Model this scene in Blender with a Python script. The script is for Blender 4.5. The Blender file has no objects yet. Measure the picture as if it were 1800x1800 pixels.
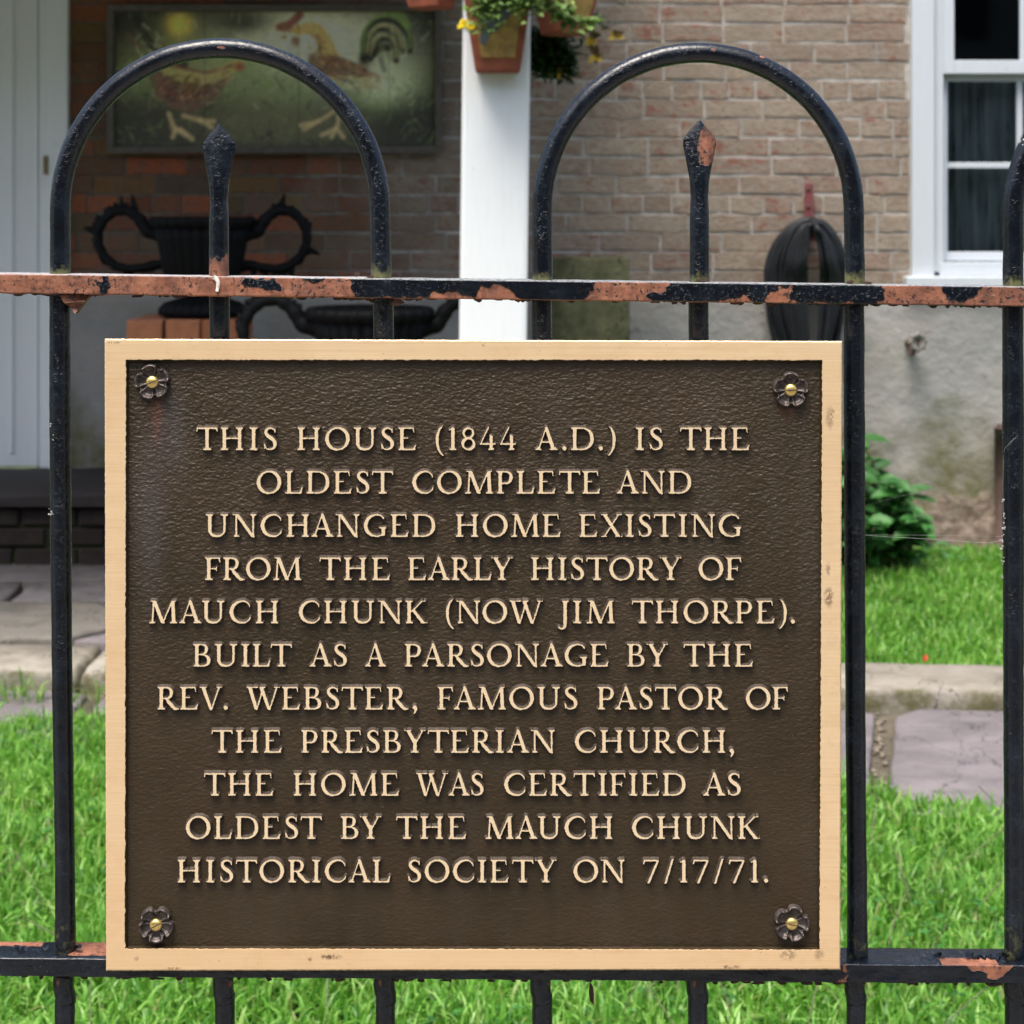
import bpy, bmesh, math, random
import numpy as np
from mathutils import Vector, Matrix, noise as mnoise
random.seed(7); rng = np.random.default_rng(11)
S = bpy.context.scene
COL = S.collection
# ---------------------------------------------------------------- camera, sky, sun, exposure
K = 0.000315          # tangent per photograph pixel (1800 px wide)
HOR = 370.0           # row of the horizon in the photograph
CH = 1.30             # camera height above the lawn
CD = 1.30             # camera distance to the fence plane (y = 0)
cam_d = bpy.data.cameras.new('camera'); cam = bpy.data.objects.new('camera', cam_d); COL.objects.link(cam)
cam.location = (0, -CD, CH); cam.rotation_euler = (math.radians(90), 0, 0)
cam_d.sensor_width = 36; cam_d.lens = 18 / (900 * K)
cam_d.shift_y = -(900 - HOR) / 1800.0
cam_d.clip_start = 0.05; cam_d.clip_end = 400
cam_d.dof.use_dof = True; cam_d.dof.focus_distance = 1.275; cam_d.dof.aperture_fstop = 18
S.camera = cam
W = bpy.data.worlds.new('World'); S.world = W; W.use_nodes = True
wn = W.node_tree; bg = wn.nodes['Background']
sky = wn.nodes.new('ShaderNodeTexSky'); sky.sky_type = 'NISHITA'; sky.sun_disc = False
SUN_EL, SUN_AZ = 67.0, -28.0      # azimuth from straight behind the camera, negative = from the left
sky.sun_elevation = math.radians(SUN_EL); sky.sun_rotation = math.radians(180 - SUN_AZ)
sky.air_density = 1.0; sky.dust_density = 4.0; sky.ozone_density = 0.6
wn.links.new(sky.outputs[0], bg.inputs[0]); bg.inputs[1].default_value = 0.12
sd = bpy.data.lights.new('sun', 'SUN'); sd.energy = 2.0; sd.angle = math.radians(34); sd.color = (1.0, 0.965, 0.91)
so = bpy.data.objects.new('sun', sd); COL.objects.link(so); so.location = (-2, -4, 6)
_d = Vector((math.sin(math.radians(SUN_AZ)) * math.cos(math.radians(SUN_EL)),
             -math.cos(math.radians(SUN_AZ)) * math.cos(math.radians(SUN_EL)), math.sin(math.radians(SUN_EL))))
so.rotation_euler = _d.to_track_quat('Z', 'Y').to_euler()
S.view_settings.view_transform = 'Standard'; S.view_settings.look = 'None'
S.view_settings.exposure = 1.28; S.view_settings.gamma = 1; S.view_settings.use_curve_mapping = False
S.cycles.max_bounces = 8

def P(px, py, Y):
    "photograph pixel -> world point on the vertical plane at depth Y"
    D = Y + CD
    return Vector(((px - 900) * K * D, Y, CH - (py - HOR) * K * D))
def PX(px, Y): return (px - 900) * K * (Y + CD)
def PZ(py, Y): return CH - (py - HOR) * K * (Y + CD)
def ground_y(py, z=0.0): return (CH - z) / ((py - HOR) * K) - CD

# ---------------------------------------------------------------- materials
def new_mat(name):
    m = bpy.data.materials.new(name); m.use_nodes = True
    nt = m.node_tree; return m, nt, nt.nodes['Principled BSDF']
class NB:
    def __init__(s, nt): s.nt = nt
    def n(s, t, **kw):
        nd = s.nt.nodes.new(t)
        for k, v in kw.items(): setattr(nd, k, v)
        return nd
    def l(s, a, b): s.nt.links.new(a, b)
    def coord(s, kind='Object'):
        return s.n('ShaderNodeTexCoord').outputs[kind]
    def pos(s): return s.n('ShaderNodeNewGeometry').outputs['Position']
    def mapping(s, v, scale=(1,1,1), loc=(0,0,0)):
        m = s.n('ShaderNodeMapping'); s.l(v, m.inputs[0]); m.inputs['Scale'].default_value = scale; m.inputs['Location'].default_value = loc
        return m.outputs[0]
    def noise(s, v, scale, detail=4, rough=0.55, dist=0.0, col=False):
        t = s.n('ShaderNodeTexNoise'); s.l(v, t.inputs['Vector'])
        t.inputs['Scale'].default_value = scale; t.inputs['Detail'].default_value = detail
        t.inputs['Roughness'].default_value = rough; t.inputs['Distortion'].default_value = dist
        return t.outputs['Color' if col else 'Fac']
    def vor(s, v, scale, feature='F1', rand=1.0):
        t = s.n('ShaderNodeTexVoronoi', feature=feature); s.l(v, t.inputs['Vector'])
        t.inputs['Scale'].default_value = scale; t.inputs['Randomness'].default_value = rand
        return t.outputs['Distance']
    def ramp(s, f, stops, interp='LINEAR'):
        r = s.n('ShaderNodeValToRGB'); s.l(f, r.inputs[0]); e = r.color_ramp; e.interpolation = interp
        while len(e.elements) < len(stops): e.elements.new(0.5)
        for el, (p, c) in zip(e.elements, stops):
            el.position = p; el.color = (c, c, c, 1) if isinstance(c, (int, float)) else (*c, 1)
        return r.outputs[0]
    def mix(s, f, a, b, mode='MIX'):
        m = s.n('ShaderNodeMix', data_type='RGBA', blend_type=mode)
        if isinstance(f, (int, float)): m.inputs[0].default_value = f
        else: s.l(f, m.inputs[0])
        for i, x in ((6, a), (7, b)):
            if isinstance(x, (tuple, list)): m.inputs[i].default_value = (*x, 1)
            else: s.l(x, m.inputs[i])
        return m.outputs[2]
    def math(s, op, a, b=0.0, c=None, clamp=False):
        m = s.n('ShaderNodeMath', operation=op, use_clamp=clamp)
        for i, x in enumerate((a, b) if c is None else (a, b, c)):
            if isinstance(x, (int, float)): m.inputs[i].default_value = x
            else: s.l(x, m.inputs[i])
        return m.outputs[0]
    def attr(s, name, out='Fac'):
        a = s.n('ShaderNodeAttribute', attribute_name=name); return a.outputs[out]
    def sep(s, v):
        q = s.n('ShaderNodeSeparateXYZ'); s.l(v, q.inputs[0]); return q.outputs
    def bump(s, h, strength=0.3, dist=0.01, normal=None):
        b = s.n('ShaderNodeBump'); s.l(h, b.inputs['Height']); b.inputs['Strength'].default_value = strength
        b.inputs['Distance'].default_value = dist
        if normal is not None: s.l(normal, b.inputs['Normal'])
        return b.outputs[0]
    def sstep(s, x, a, b):
        m = s.n('ShaderNodeMapRange', interpolation_type='SMOOTHSTEP'); s.l(x, m.inputs[0])
        m.inputs[1].default_value = a; m.inputs[2].default_value = b; return m.outputs[0]
    def rnd(s): return s.n('ShaderNodeObjectInfo').outputs['Random']
    def isl(s): return s.n('ShaderNodeNewGeometry').outputs['Random Per Island']

def simple(name, col, rough=0.6, var=0.25, scale=20, bump=0.2, bdist=0.004, metal=0.0, spec=0.5):
    m, nt, b = new_mat(name); q = NB(nt); c = q.coord()
    n = q.noise(c, scale, 5)
    dark = tuple(x * (1 - var) for x in col); lite = tuple(min(1, x * (1 + var)) for x in col)
    q.l(q.ramp(n, [(0.3, dark), (0.7, lite)]), b.inputs['Base Color'])
    b.inputs['Roughness'].default_value = rough; b.inputs['Metallic'].default_value = metal
    b.inputs['Specular IOR Level'].default_value = spec
    if bump: q.l(q.bump(q.noise(c, scale * 4, 5), bump, bdist), b.inputs['Normal'])
    return m

def mat_iron():
    m, nt, b = new_mat('painted_iron'); q = NB(nt); c = q.pos()
    nf = q.noise(c, 260, 5, 0.65); nm = q.noise(c, 90, 4, 0.6)
    pk = q.math('ADD', q.math('MULTIPLY', nf, 0.5), q.math('MULTIPLY', q.noise(c, 110, 3, 0.6), 0.5))
    pk2 = q.math('ADD', q.math('MULTIPLY', pk, 0.75), q.math('MULTIPLY', q.noise(c, 620, 3, 0.7), 0.25))
    peel = q.math('ADD', q.attr('peel'), q.math('MULTIPLY', q.math('SUBTRACT', pk2, 0.5), 1.6))
    pm = q.sstep(peel, 0.46, 0.54)
    paint = q.ramp(q.noise(c, 45, 6, 0.7), [(0.3, (0.0015, 0.0022, 0.0035)), (0.55, (0.0035, 0.006, 0.010)), (0.8, (0.014, 0.020, 0.030))])
    speck = q.ramp(q.noise(c, 700, 2), [(0.70, 0.0), (0.76, 1.0)])
    paint = q.mix(q.math('MULTIPLY', speck, 0.35), paint, (0.12, 0.13, 0.13))
    # scattered small chips everywhere
    chip = q.ramp(q.noise(c, 120, 4, 0.7), [(0.70, 0.0), (0.73, 1.0)])
    rust = q.ramp(q.noise(c, 80, 6, 0.7), [(0.25, (0.10, 0.034, 0.019)), (0.45, (0.225, 0.085, 0.044)), (0.6, (0.31, 0.122, 0.064)), (0.85, (0.37, 0.17, 0.10))])
    pits = q.math('MULTIPLY', q.ramp(q.noise(c, 330, 3, 0.6), [(0.56, 0.0), (0.62, 1.0)]), q.ramp(q.noise(c, 28, 3), [(0.38, 0.0), (0.55, 1.0)]))
    rust = q.mix(q.ramp(q.noise(c, 36, 4, 0.7), [(0.48, 0.0), (0.68, 0.75)]), rust, (0.13, 0.045, 0.028))
    rust = q.mix(q.ramp(q.noise(q.mapping(c, (1, 1, 2.5)), 150, 4, 0.7), [(0.62, 0.0), (0.75, 0.5)]), rust, (0.50, 0.30, 0.22))
    rust = q.mix(q.math('MULTIPLY', q.sstep(peel, 0.78, 0.50), q.ramp(q.noise(c, 200, 4, 0.7), [(0.38, 0.15), (0.6, 0.95)])), rust, (0.055, 0.022, 0.013))
    rust = q.mix(q.ramp(q.noise(q.mapping(c, (1, 1, 0.25)), 95, 5, 0.75), [(0.52, 0.0), (0.66, 0.75)]), rust, (0.085, 0.034, 0.021))
    rust = q.mix(pits, rust, (0.025, 0.012, 0.008))
    col = q.mix(pm, paint, rust)
    col = q.mix(q.math('MULTIPLY', chip, 0.45), col, (0.06, 0.035, 0.022))
    wear = q.sstep(q.math('ADD', q.attr('wear'), q.math('MULTIPLY', q.math('SUBTRACT', nf, 0.5), 0.7)), 0.35, 0.75)
    col = q.mix(wear, col, (0.36, 0.37, 0.37))
    moss = q.sstep(q.math('ADD', q.attr('moss'), q.math('MULTIPLY', q.math('SUBTRACT', pk, 0.5), 1.9)), 0.32, 0.80)
    col = q.mix(moss, col, (0.115, 0.115, 0.040))
    q.l(col, b.inputs['Base Color'])
    r = q.math('ADD', 0.17, q.math('MULTIPLY', nm, 0.18))
    r = q.math('ADD', r, q.math('MULTIPLY', q.math('ADD', pm, moss), 0.35), clamp=True)
    q.l(r, b.inputs['Roughness'])
    h = q.math('ADD', q.math('MULTIPLY', nm, 0.6), q.math('MULTIPLY', nf, 0.35))
    h = q.math('SUBTRACT', h, q.math('MULTIPLY', pm, 0.8))
    h = q.math('SUBTRACT', h, q.math('MULTIPLY', pits, 0.3))
    q.l(q.bump(h, 0.6, 0.0011), b.inputs['Normal'])
    return m
def ellipse_mask(q, xyz, cx, cz, rx, rz, inner=0.4, outer=1.0):
    a = q.math('POWER', q.math('MULTIPLY', q.math('SUBTRACT', xyz[0], cx), 1 / rx), 2.0)
    bb = q.math('POWER', q.math('MULTIPLY', q.math('SUBTRACT', xyz[2], cz), 1 / rz), 2.0)
    return q.sstep(q.math('SQRT', q.math('ADD', a, bb)), outer, inner)
def mat_bronze_dark():
    m, nt, b = new_mat('patinated_bronze'); q = NB(nt); c = q.pos(); xyz = q.sep(c)
    big = q.noise(c, 16, 4); mid = q.noise(c, 60, 5, 0.6)
    col = q.ramp(big, [(0.3, (0.034, 0.023, 0.010)), (0.5, (0.043, 0.029, 0.0135)), (0.72, (0.054, 0.037, 0.020))])
    col = q.mix(q.ramp(mid, [(0.55, 0.0), (0.8, 0.5)]), col, (0.055, 0.028, 0.014))
    # rust stains running down from the screws, and the bluish bloom at the left edge
    for (px, py, rx, rz, s, cc) in ((272, 722, 21, 40, 0.8, (0.115, 0.040, 0.012)), (274, 755, 13, 48, 0.45, (0.15, 0.05, 0.02)),
                                (1385, 722, 28, 26, 0.5, (0.13, 0.05, 0.025)), (250, 1640, 14, 14, 0.9, (0.2, 0.05, 0.01)),
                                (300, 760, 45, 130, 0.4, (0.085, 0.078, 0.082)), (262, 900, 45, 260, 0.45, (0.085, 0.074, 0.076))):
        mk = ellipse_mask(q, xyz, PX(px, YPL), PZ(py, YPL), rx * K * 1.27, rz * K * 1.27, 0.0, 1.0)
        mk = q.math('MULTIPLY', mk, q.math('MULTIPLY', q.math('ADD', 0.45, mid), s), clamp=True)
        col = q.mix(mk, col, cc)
    stk = q.noise(q.mapping(c, (40, 1, 5)), 1.0, 5, 0.7)
    col = q.mix(q.ramp(stk, [(0.5, 0.0), (0.75, 0.45)]), col, (0.058, 0.047, 0.034))
    col = q.mix(q.ramp(q.noise(c, 7, 5, 0.7), [(0.5, 0.0), (0.72, 0.45)]), col, (0.046, 0.024, 0.012))
    scr = q.ramp(q.noise(q.mapping(c, (8, 1, 420)), 1.0, 2, 0.5, 1.5), [(0.735, 0.0), (0.75, 1.0)])
    col = q.mix(q.math('MULTIPLY', scr, 0.25), col, (0.16, 0.14, 0.11))
    sp = q.ramp(q.noise(c, 900, 2), [(0.735, 0.0), (0.77, 1.0)])
    col = q.mix(q.math('MULTIPLY', sp, 0.7), col, (0.28, 0.25, 0.20))
    q.l(col, b.inputs['Base Color'])
    b.inputs['Metallic'].default_value = 0.2; b.inputs['Specular IOR Level'].default_value = 0.38
    q.l(q.math('ADD', 0.32, q.math('MULTIPLY', q.noise(c, 30, 5, 0.7), 0.22)), b.inputs['Roughness'])
    w = q.mapping(c, (0.75, 1, 1.25))
    v = q.noise(w, 330, 4, 0.55, 0.5); v2 = q.vor(q.mapping(c, (0.8, 1, 1.3)), 420, 'SMOOTH_F1')
    h = q.math('ADD', v, q.math('MULTIPLY', v2, 0.6))
    amp = q.attr('grain')
    bn = q.n('ShaderNodeBump'); q.l(h, bn.inputs['Height']); bn.inputs['Distance'].default_value = 0.0016
    q.l(q.math('ADD', 0.36, q.math('MULTIPLY', amp, 0.45)), bn.inputs['Strength'])
    q.l(bn.outputs[0], b.inputs['Normal'])
    return m
def mat_bronze_bright(name='brushed_bronze', tone=(1, 1, 1), tar_refl=1.0):
    m, nt, b = new_mat(name); q = NB(nt); c = q.pos(); xyz = q.sep(c)
    brush = q.noise(q.mapping(c, (6, 6, 900)), 1, 4, 0.7)
    big = q.noise(c, 9, 3)
    col = q.ramp(brush, [(0.25, (0.76, 0.54, 0.30)), (0.75, (0.90, 0.675, 0.41))])
    col = q.mix(q.ramp(big, [(0.4, 0.0), (0.8, 0.45)]), col, (0.74, 0.48, 0.24))
    col = q.mix(q.ramp(q.noise(q.mapping(c, (1, 1, 2.2)), 26, 5, 0.7), [(0.50, 0.0), (0.78, 0.5 * tar_refl)]), col, (0.66, 0.40, 0.19))
    col = q.mix(q.ramp(q.noise(c, 55, 5, 0.75), [(0.58, 0.0), (0.8, 0.35 * tar_refl)]), col, (0.50, 0.33, 0.18))
    low_refl = q.sstep(xyz[2], 0.95, 0.72)  # warm reflection painted into the colour, stronger towards the bottom
    col = q.mix(q.math('MULTIPLY', low_refl, 0.35 * tar_refl), col, (0.74, 0.46, 0.22))
    if tone != (1, 1, 1): col = q.mix(0.55, col, tone)
    sp = q.ramp(q.noise(c, 420, 2), [(0.74, 0.0), (0.79, 1.0)])
    col = q.mix(q.math('MULTIPLY', sp, 0.6), col, (0.2, 0.10, 0.04))
    nz = q.noise(c, 420, 5, 0.7)
    for (px, py, rx, rz, s) in ((1459, 735, 10, 26, 0.5), (1464, 728, 5, 12, 0.6), (1456, 1000, 5, 18, 0.6), (1457, 1050, 12, 24, 0.8),
                                (580, 1682, 26, 7, 0.95), (545, 1686, 5, 5, 0.8), (1385, 1678, 20, 14, 0.6), (850, 606, 5, 5, 0.6), (240, 1685, 6, 6, 0.5),
                                (1284, 1700, 22, 5, 0.9), (305, 1702, 18, 3, 0.8), (1440, 1678, 12, 14, 0.5), (200, 602, 16, 3, 0.7)):
        mk = ellipse_mask(q, xyz, PX(px, YPL), PZ(py, YPL), rx * K * 1.27, rz * K * 1.27, 0.3, 1.0)
        mk = q.math('MULTIPLY', mk, q.ramp(nz, [(0.42, 0.0), (0.50, 1.0)]))
        col = q.mix(q.math('MULTIPLY', mk, s), col, (0.19, 0.11, 0.06))
    q.l(col, b.inputs['Base Color'])
    b.inputs['Metallic'].default_value = 0.32
    q.l(q.math('ADD', 0.27, q.math('MULTIPLY', q.noise(c, 35, 5, 0.7), 0.25)), b.inputs['Roughness'])
    q.l(q.bump(brush, 0.25, 0.0004), b.inputs['Normal'])
    return m
YPL = -0.030     # front plane of the plaque border
def mat_grass(name, c0, c1, c2):
    m, nt, b = new_mat(name); q = NB(nt)
    r = q.isl(); col = q.ramp(r, [(0.0, c0), (0.45, c1), (0.9, c2), (1.0, (0.26, 0.25, 0.09))])
    patch = q.noise(q.pos(), 3.5, 3)
    col = q.mix(q.ramp(patch, [(0.35, 0.0), (0.7, 0.45)]), col, c0)
    q.l(col, b.inputs['Base Color']); b.inputs['Roughness'].default_value = 0.38
    b.inputs['Specular IOR Level'].default_value = 0.4
    tr = q.n('ShaderNodeBsdfTranslucent'); q.l(q.mix(0.35, col, (0.26, 0.55, 0.03)), tr.inputs[0])
    mx = q.n('ShaderNodeMixShader'); mx.inputs[0].default_value = 0.42
    q.l(b.outputs[0], mx.inputs[1]); q.l(tr.outputs[0], mx.inputs[2])
    q.l(mx.outputs[0], nt.nodes['Material Output'].inputs[0])
    return m
def mat_brick():
    m, nt, b = new_mat('old_brick'); q = NB(nt); c = q.pos(); x = q.sep(c)
    r = q.rnd()
    pale = q.ramp(r, [(0.0, (0.25, 0.18, 0.128)), (0.4, (0.31, 0.235, 0.168)), (0.75, (0.35, 0.275, 0.20)), (1.0, (0.25, 0.155, 0.11))])
    pale = q.mix(q.ramp(q.noise(c, 22, 5, 0.6), [(0.35, 0.0), (0.7, 0.6)]), pale, (0.36, 0.325, 0.275))
    pale = q.mix(q.ramp(q.noise(q.mapping(c, (0.7, 1, 1.6)), 55, 6, 0.75), [(0.49, 0.0), (0.64, 0.65)]), pale, (0.15, 0.105, 0.07))
    pale = q.mix(q.ramp(q.noise(q.mapping(c, (0.6, 1, 1.8)), 24, 5, 0.8), [(0.52, 0.0), (0.60, 0.55)]), pale, (0.19, 0.13, 0.095))
    pale = q.mix(q.ramp(q.noise(c, 2.2, 4, 0.6), [(0.45, 0.0), (0.7, 0.4)]), pale, (0.20, 0.17, 0.135))
    chips = q.ramp(q.math('ADD', q.noise(q.mapping(c, (0.6, 1, 1.5)), 30, 6, 0.75), q.math('MULTIPLY', q.math('FRACT', q.math('MULTIPLY', r, 7.13)), 0.12)), [(0.635, 0.0), (0.70, 1.0)])
    pale = q.mix(q.math('MULTIPLY', chips, 0.85), pale, (0.23, 0.075, 0.045))
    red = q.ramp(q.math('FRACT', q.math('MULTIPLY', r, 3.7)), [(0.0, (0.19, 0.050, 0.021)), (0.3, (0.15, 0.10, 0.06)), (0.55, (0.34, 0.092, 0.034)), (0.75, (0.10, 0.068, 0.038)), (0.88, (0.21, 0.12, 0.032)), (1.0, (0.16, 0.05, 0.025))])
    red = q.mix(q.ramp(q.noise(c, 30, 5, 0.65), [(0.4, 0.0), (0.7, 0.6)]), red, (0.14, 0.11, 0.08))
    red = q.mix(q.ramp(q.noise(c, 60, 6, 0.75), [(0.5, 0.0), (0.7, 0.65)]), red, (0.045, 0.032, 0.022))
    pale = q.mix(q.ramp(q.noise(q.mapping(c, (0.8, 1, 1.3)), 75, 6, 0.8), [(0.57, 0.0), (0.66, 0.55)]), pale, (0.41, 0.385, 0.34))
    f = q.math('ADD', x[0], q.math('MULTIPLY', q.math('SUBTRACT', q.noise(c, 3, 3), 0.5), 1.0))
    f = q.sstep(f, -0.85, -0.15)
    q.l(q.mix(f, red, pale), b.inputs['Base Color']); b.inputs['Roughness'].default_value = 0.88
    q.l(q.bump(q.noise(c, 70, 7, 0.75), 0.9, 0.010), b.inputs['Normal'])
    return m
def mat_mortar():
    m, nt, b = new_mat('mortar'); q = NB(nt); c = q.pos(); x = q.sep(c)
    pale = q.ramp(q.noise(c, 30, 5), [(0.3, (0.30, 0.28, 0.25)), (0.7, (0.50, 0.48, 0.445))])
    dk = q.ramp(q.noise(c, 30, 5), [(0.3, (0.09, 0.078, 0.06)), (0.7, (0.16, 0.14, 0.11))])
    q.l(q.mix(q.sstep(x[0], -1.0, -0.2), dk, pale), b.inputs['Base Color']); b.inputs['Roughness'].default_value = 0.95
    q.l(q.bump(q.noise(c, 150, 5, 0.7), 0.7, 0.004), b.inputs['Normal'])
    return m
def mat_plaster():
    m, nt, b = new_mat('grey_plaster'); q = NB(nt); c = q.pos(); x = q.sep(c)
    n = q.noise(c, 4.5, 6, 0.6); n2 = q.noise(c, 14, 5, 0.65)
    col = q.ramp(n, [(0.28, (0.24, 0.24, 0.225)), (0.5, (0.30, 0.295, 0.275)), (0.72, (0.36, 0.335, 0.30))])
    col = q.mix(q.ramp(n2, [(0.62, 0.0), (0.72, 0.6)]), col, (0.15, 0.135, 0.11))
    # moss and raw rubble low down
    col = q.mix(q.ramp(q.noise(c, 2.5, 5, 0.65), [(0.5, 0.0), (0.7, 0.55)]), col, (0.30, 0.245, 0.19))
    lo = q.sstep(q.math('ADD', x[2], q.math('MULTIPLY', q.math('SUBTRACT', n, 0.5), 0.8)), 0.62, 0.30)
    col = q.mix(q.math('MULTIPLY', lo, q.ramp(n2, [(0.3, 0.25), (0.6, 0.85)])), col, (0.115, 0.105, 0.032))
    lo2 = q.sstep(q.math('ADD', x[2], q.math('MULTIPLY', q.math('SUBTRACT', n2, 0.5), 0.4)), 0.26, 0.15)
    col = q.mix(lo2, col, q.ramp(q.noise(c, 25, 5), [(0.35, (0.16, 0.11, 0.085)), (0.65, (0.34, 0.27, 0.21))]))
    q.l(col, b.inputs['Base Color']); b.inputs['Roughness'].default_value = 0.92
    q.l(q.bump(q.math('ADD', n2, q.math('MULTIPLY', lo2, q.noise(c, 20, 4))), 0.6, 0.02), b.inputs['Normal'])
    return m
def mat_stone(name, c0, c1, moss=0.0, scale=9, light=0.0):
    m, nt, b = new_mat(name); q = NB(nt); c = q.pos()
    n = q.noise(c, scale, 6, 0.65)
    r = q.rnd()
    col = q.ramp(n, [(0.3, c0), (0.7, c1)])
    col = q.mix(q.math('MULTIPLY', r, 0.3), col, tuple(0.6 * v for v in c0))
    fine = q.noise(c, scale * 9, 5, 0.7)
    col = q.mix(q.ramp(fine, [(0.58, 0.0), (0.75, 0.5)]), col, tuple(0.35 * v for v in c0))
    col = q.mix(q.ramp(q.noise(q.mapping(c, (1, 2.2, 1)), 3.0, 6, 0.75), [(0.47, 0.0), (0.56, 0.35), (0.7, 0.6)]), col, tuple(0.55 * v for v in c0))
    crk = q.math('ABSOLUTE', q.math('SUBTRACT', q.noise(q.mapping(c, (1.6, 1, 1)), 2.6, 5, 0.6), 0.5))
    col = q.mix(q.sstep(crk, 0.006, 0.0), col, tuple(0.3 * v for v in c0))
    if moss:
        nor = q.sep(q.n('ShaderNodeNewGeometry').outputs['Normal'])
        side = q.sstep(q.math('ABSOLUTE', nor[2]), 0.9, 0.4)
        mk = q.math('MULTIPLY', q.ramp(q.noise(c, 14, 5, 0.7), [(0.42, 0.0), (0.6, 1.0)]), q.math('ADD', q.math('MULTIPLY', side, moss), moss * 0.25), clamp=True)
        col = q.mix(mk, col, (0.11, 0.10, 0.045))
    q.l(col, b.inputs['Base Color']); b.inputs['Roughness'].default_value = 0.82
    q.l(q.bump(q.math('ADD', n, q.math('MULTIPLY', fine, 0.4)), 0.5, 0.012), b.inputs['Normal'])
    return m
def mat_vcol(name, rough=0.6):
    m, nt, b = new_mat(name); q = NB(nt); c = q.pos()
    a = q.attr('paint', 'Color')
    n = q.noise(c, 40, 5, 0.7)
    q.l(q.mix(1.0, a, q.mix(n, (0.7, 0.7, 0.7), (1.25, 1.22, 1.15)), 'MULTIPLY'), b.inputs['Base Color']); b.inputs['Roughness'].default_value = rough
    q.l(q.bump(n, 0.2, 0.002), b.inputs['Normal'])
    return m
def mat_leaf(name, c0, c1):
    m, nt, b = new_mat(name); q = NB(nt)
    col = q.ramp(q.isl(), [(0.0, c0), (1.0, c1)])
    q.l(col, b.inputs['Base Color']); b.inputs['Roughness'].default_value = 0.5
    tr = q.n('ShaderNodeBsdfTranslucent'); q.l(col, tr.inputs[0])
    mx = q.n('ShaderNodeMixShader'); mx.inputs[0].default_value = 0.3
    q.l(b.outputs[0], mx.inputs[1]); q.l(tr.outputs[0], mx.inputs[2]); q.l(mx.outputs[0], nt.nodes['Material Output'].inputs[0])
    return m
def mat_white(name, col=(0.72, 0.76, 0.78), streak=0.35):
    m, nt, b = new_mat(name); q = NB(nt); c = q.pos()
    n = q.noise(q.mapping(c, (1, 1, 0.12)), 60, 5, 0.6)
    cc = q.mix(q.ramp(n, [(0.5, 0.0), (0.8, streak)]), col, tuple(v * 0.62 for v in col))
    dirt = q.ramp(q.noise(c, 14, 5, 0.7), [(0.66, 0.0), (0.74, 0.5)])
    cc = q.mix(dirt, cc, (0.33, 0.31, 0.24))
    q.l(cc, b.inputs['Base Color']); b.inputs['Roughness'].default_value = 0.5
    q.l(q.bump(n, 0.25, 0.003), b.inputs['Normal'])
    return m
def mat_glass():
    m, nt, b = new_mat('window_glass'); q = NB(nt)
    g = q.n('ShaderNodeBsdfGlossy'); g.inputs['Roughness'].default_value = 0.03; g.inputs[0].default_value = (0.9, 0.95, 1, 1)
    t = q.n('ShaderNodeBsdfTransparent'); t.inputs[0].default_value = (0.80, 0.84, 0.84, 1)
    f = q.n('ShaderNodeFresnel'); f.inputs[0].default_value = 1.45
    mx = q.n('ShaderNodeMixShader'); q.l(f.outputs[0], mx.inputs[0]); q.l(t.outputs[0], mx.inputs[1]); q.l(g.outputs[0], mx.inputs[2])
    q.l(mx.outputs[0], nt.nodes['Material Output'].inputs[0]); return m

M = {}
M['iron'] = mat_iron(); M['bdark'] = mat_bronze_dark(); M['bbright'] = mat_bronze_bright(); M['bletter'] = mat_bronze_bright('worn_letter_bronze', (0.92, 0.74, 0.48), 0.6)
M['brass'] = simple('brass', (0.80, 0.58, 0.20), 0.30, 0.15, 200, 0.2, 0.0003, 0.85)
M['oldbrass'] = simple('old_brass', (0.20, 0.15, 0.06), 0.6, 0.3, 60, 0.2)
M['lside'] = simple('letter_side_bronze', (0.10, 0.08, 0.064), 0.25, 0.3, 300, 0.3, 0.0005, 0.4)
M['rosette'] = simple('rosette_bronze', (0.085, 0.068, 0.060), 0.30, 0.5, 160, 0.6, 0.0008, 0.45)
M['grass'] = mat_grass('grass_blades', (0.034, 0.14, 0.012), (0.145, 0.375, 0.038), (0.38, 0.65, 0.15))
M['soil'] = simple('soil_under_grass', (0.040, 0.055, 0.016), 0.95, 0.5, 12, 0.6, 0.02)
M['brick'] = mat_brick(); M['mortar'] = mat_mortar(); M['plaster'] = mat_plaster()
M['kerb'] = mat_stone('kerb_stone', (0.22, 0.19, 0.15), (0.39, 0.36, 0.305), 0.8, 10)
M['flag'] = mat_stone('lilac_flagstone', (0.14, 0.122, 0.128), (0.235, 0.205, 0.212), 0.25, 7)
M['beige'] = mat_stone('beige_flagstone', (0.13, 0.118, 0.10), (0.20, 0.184, 0.158), 0.2, 7)
M['slate'] = mat_stone('slate_flagstone', (0.075, 0.068, 0.070), (0.14, 0.128, 0.130), 0.2, 6)
M['gravel'] = mat_stone('joint_gravel', (0.07, 0.055, 0.035), (0.17, 0.14, 0.10), 0.8, 40)
M['asphalt'] = simple('asphalt', (0.05, 0.05, 0.05), 0.9, 0.3, 30, 0.3)
M['pave'] = mat_stone('street_pavement', (0.20, 0.19, 0.18), (0.28, 0.27, 0.25), 0.0, 6)
M['white'] = mat_white('white_paint', (0.78, 0.80, 0.80), 0.20)
M['winwhite'] = mat_white('window_paint', (0.52, 0.56, 0.59), 0.18)
M['doorwhite'] = mat_white('door_paint', (0.78, 0.81, 0.80), 0.12)
M['glass'] = mat_glass()
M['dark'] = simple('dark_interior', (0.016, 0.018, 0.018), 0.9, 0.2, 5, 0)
M['curtain'] = simple('curtain_cloth', (0.17, 0.20, 0.20), 0.9, 0.35, 10, 0)
M['ceil'] = simple('painted_ceiling', (0.55, 0.56, 0.55), 0.8, 0.1, 10, 0.2)
M['roof'] = simple('porch_boards', (0.09, 0.08, 0.07), 0.8, 0.2, 10, 0.2)
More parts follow.
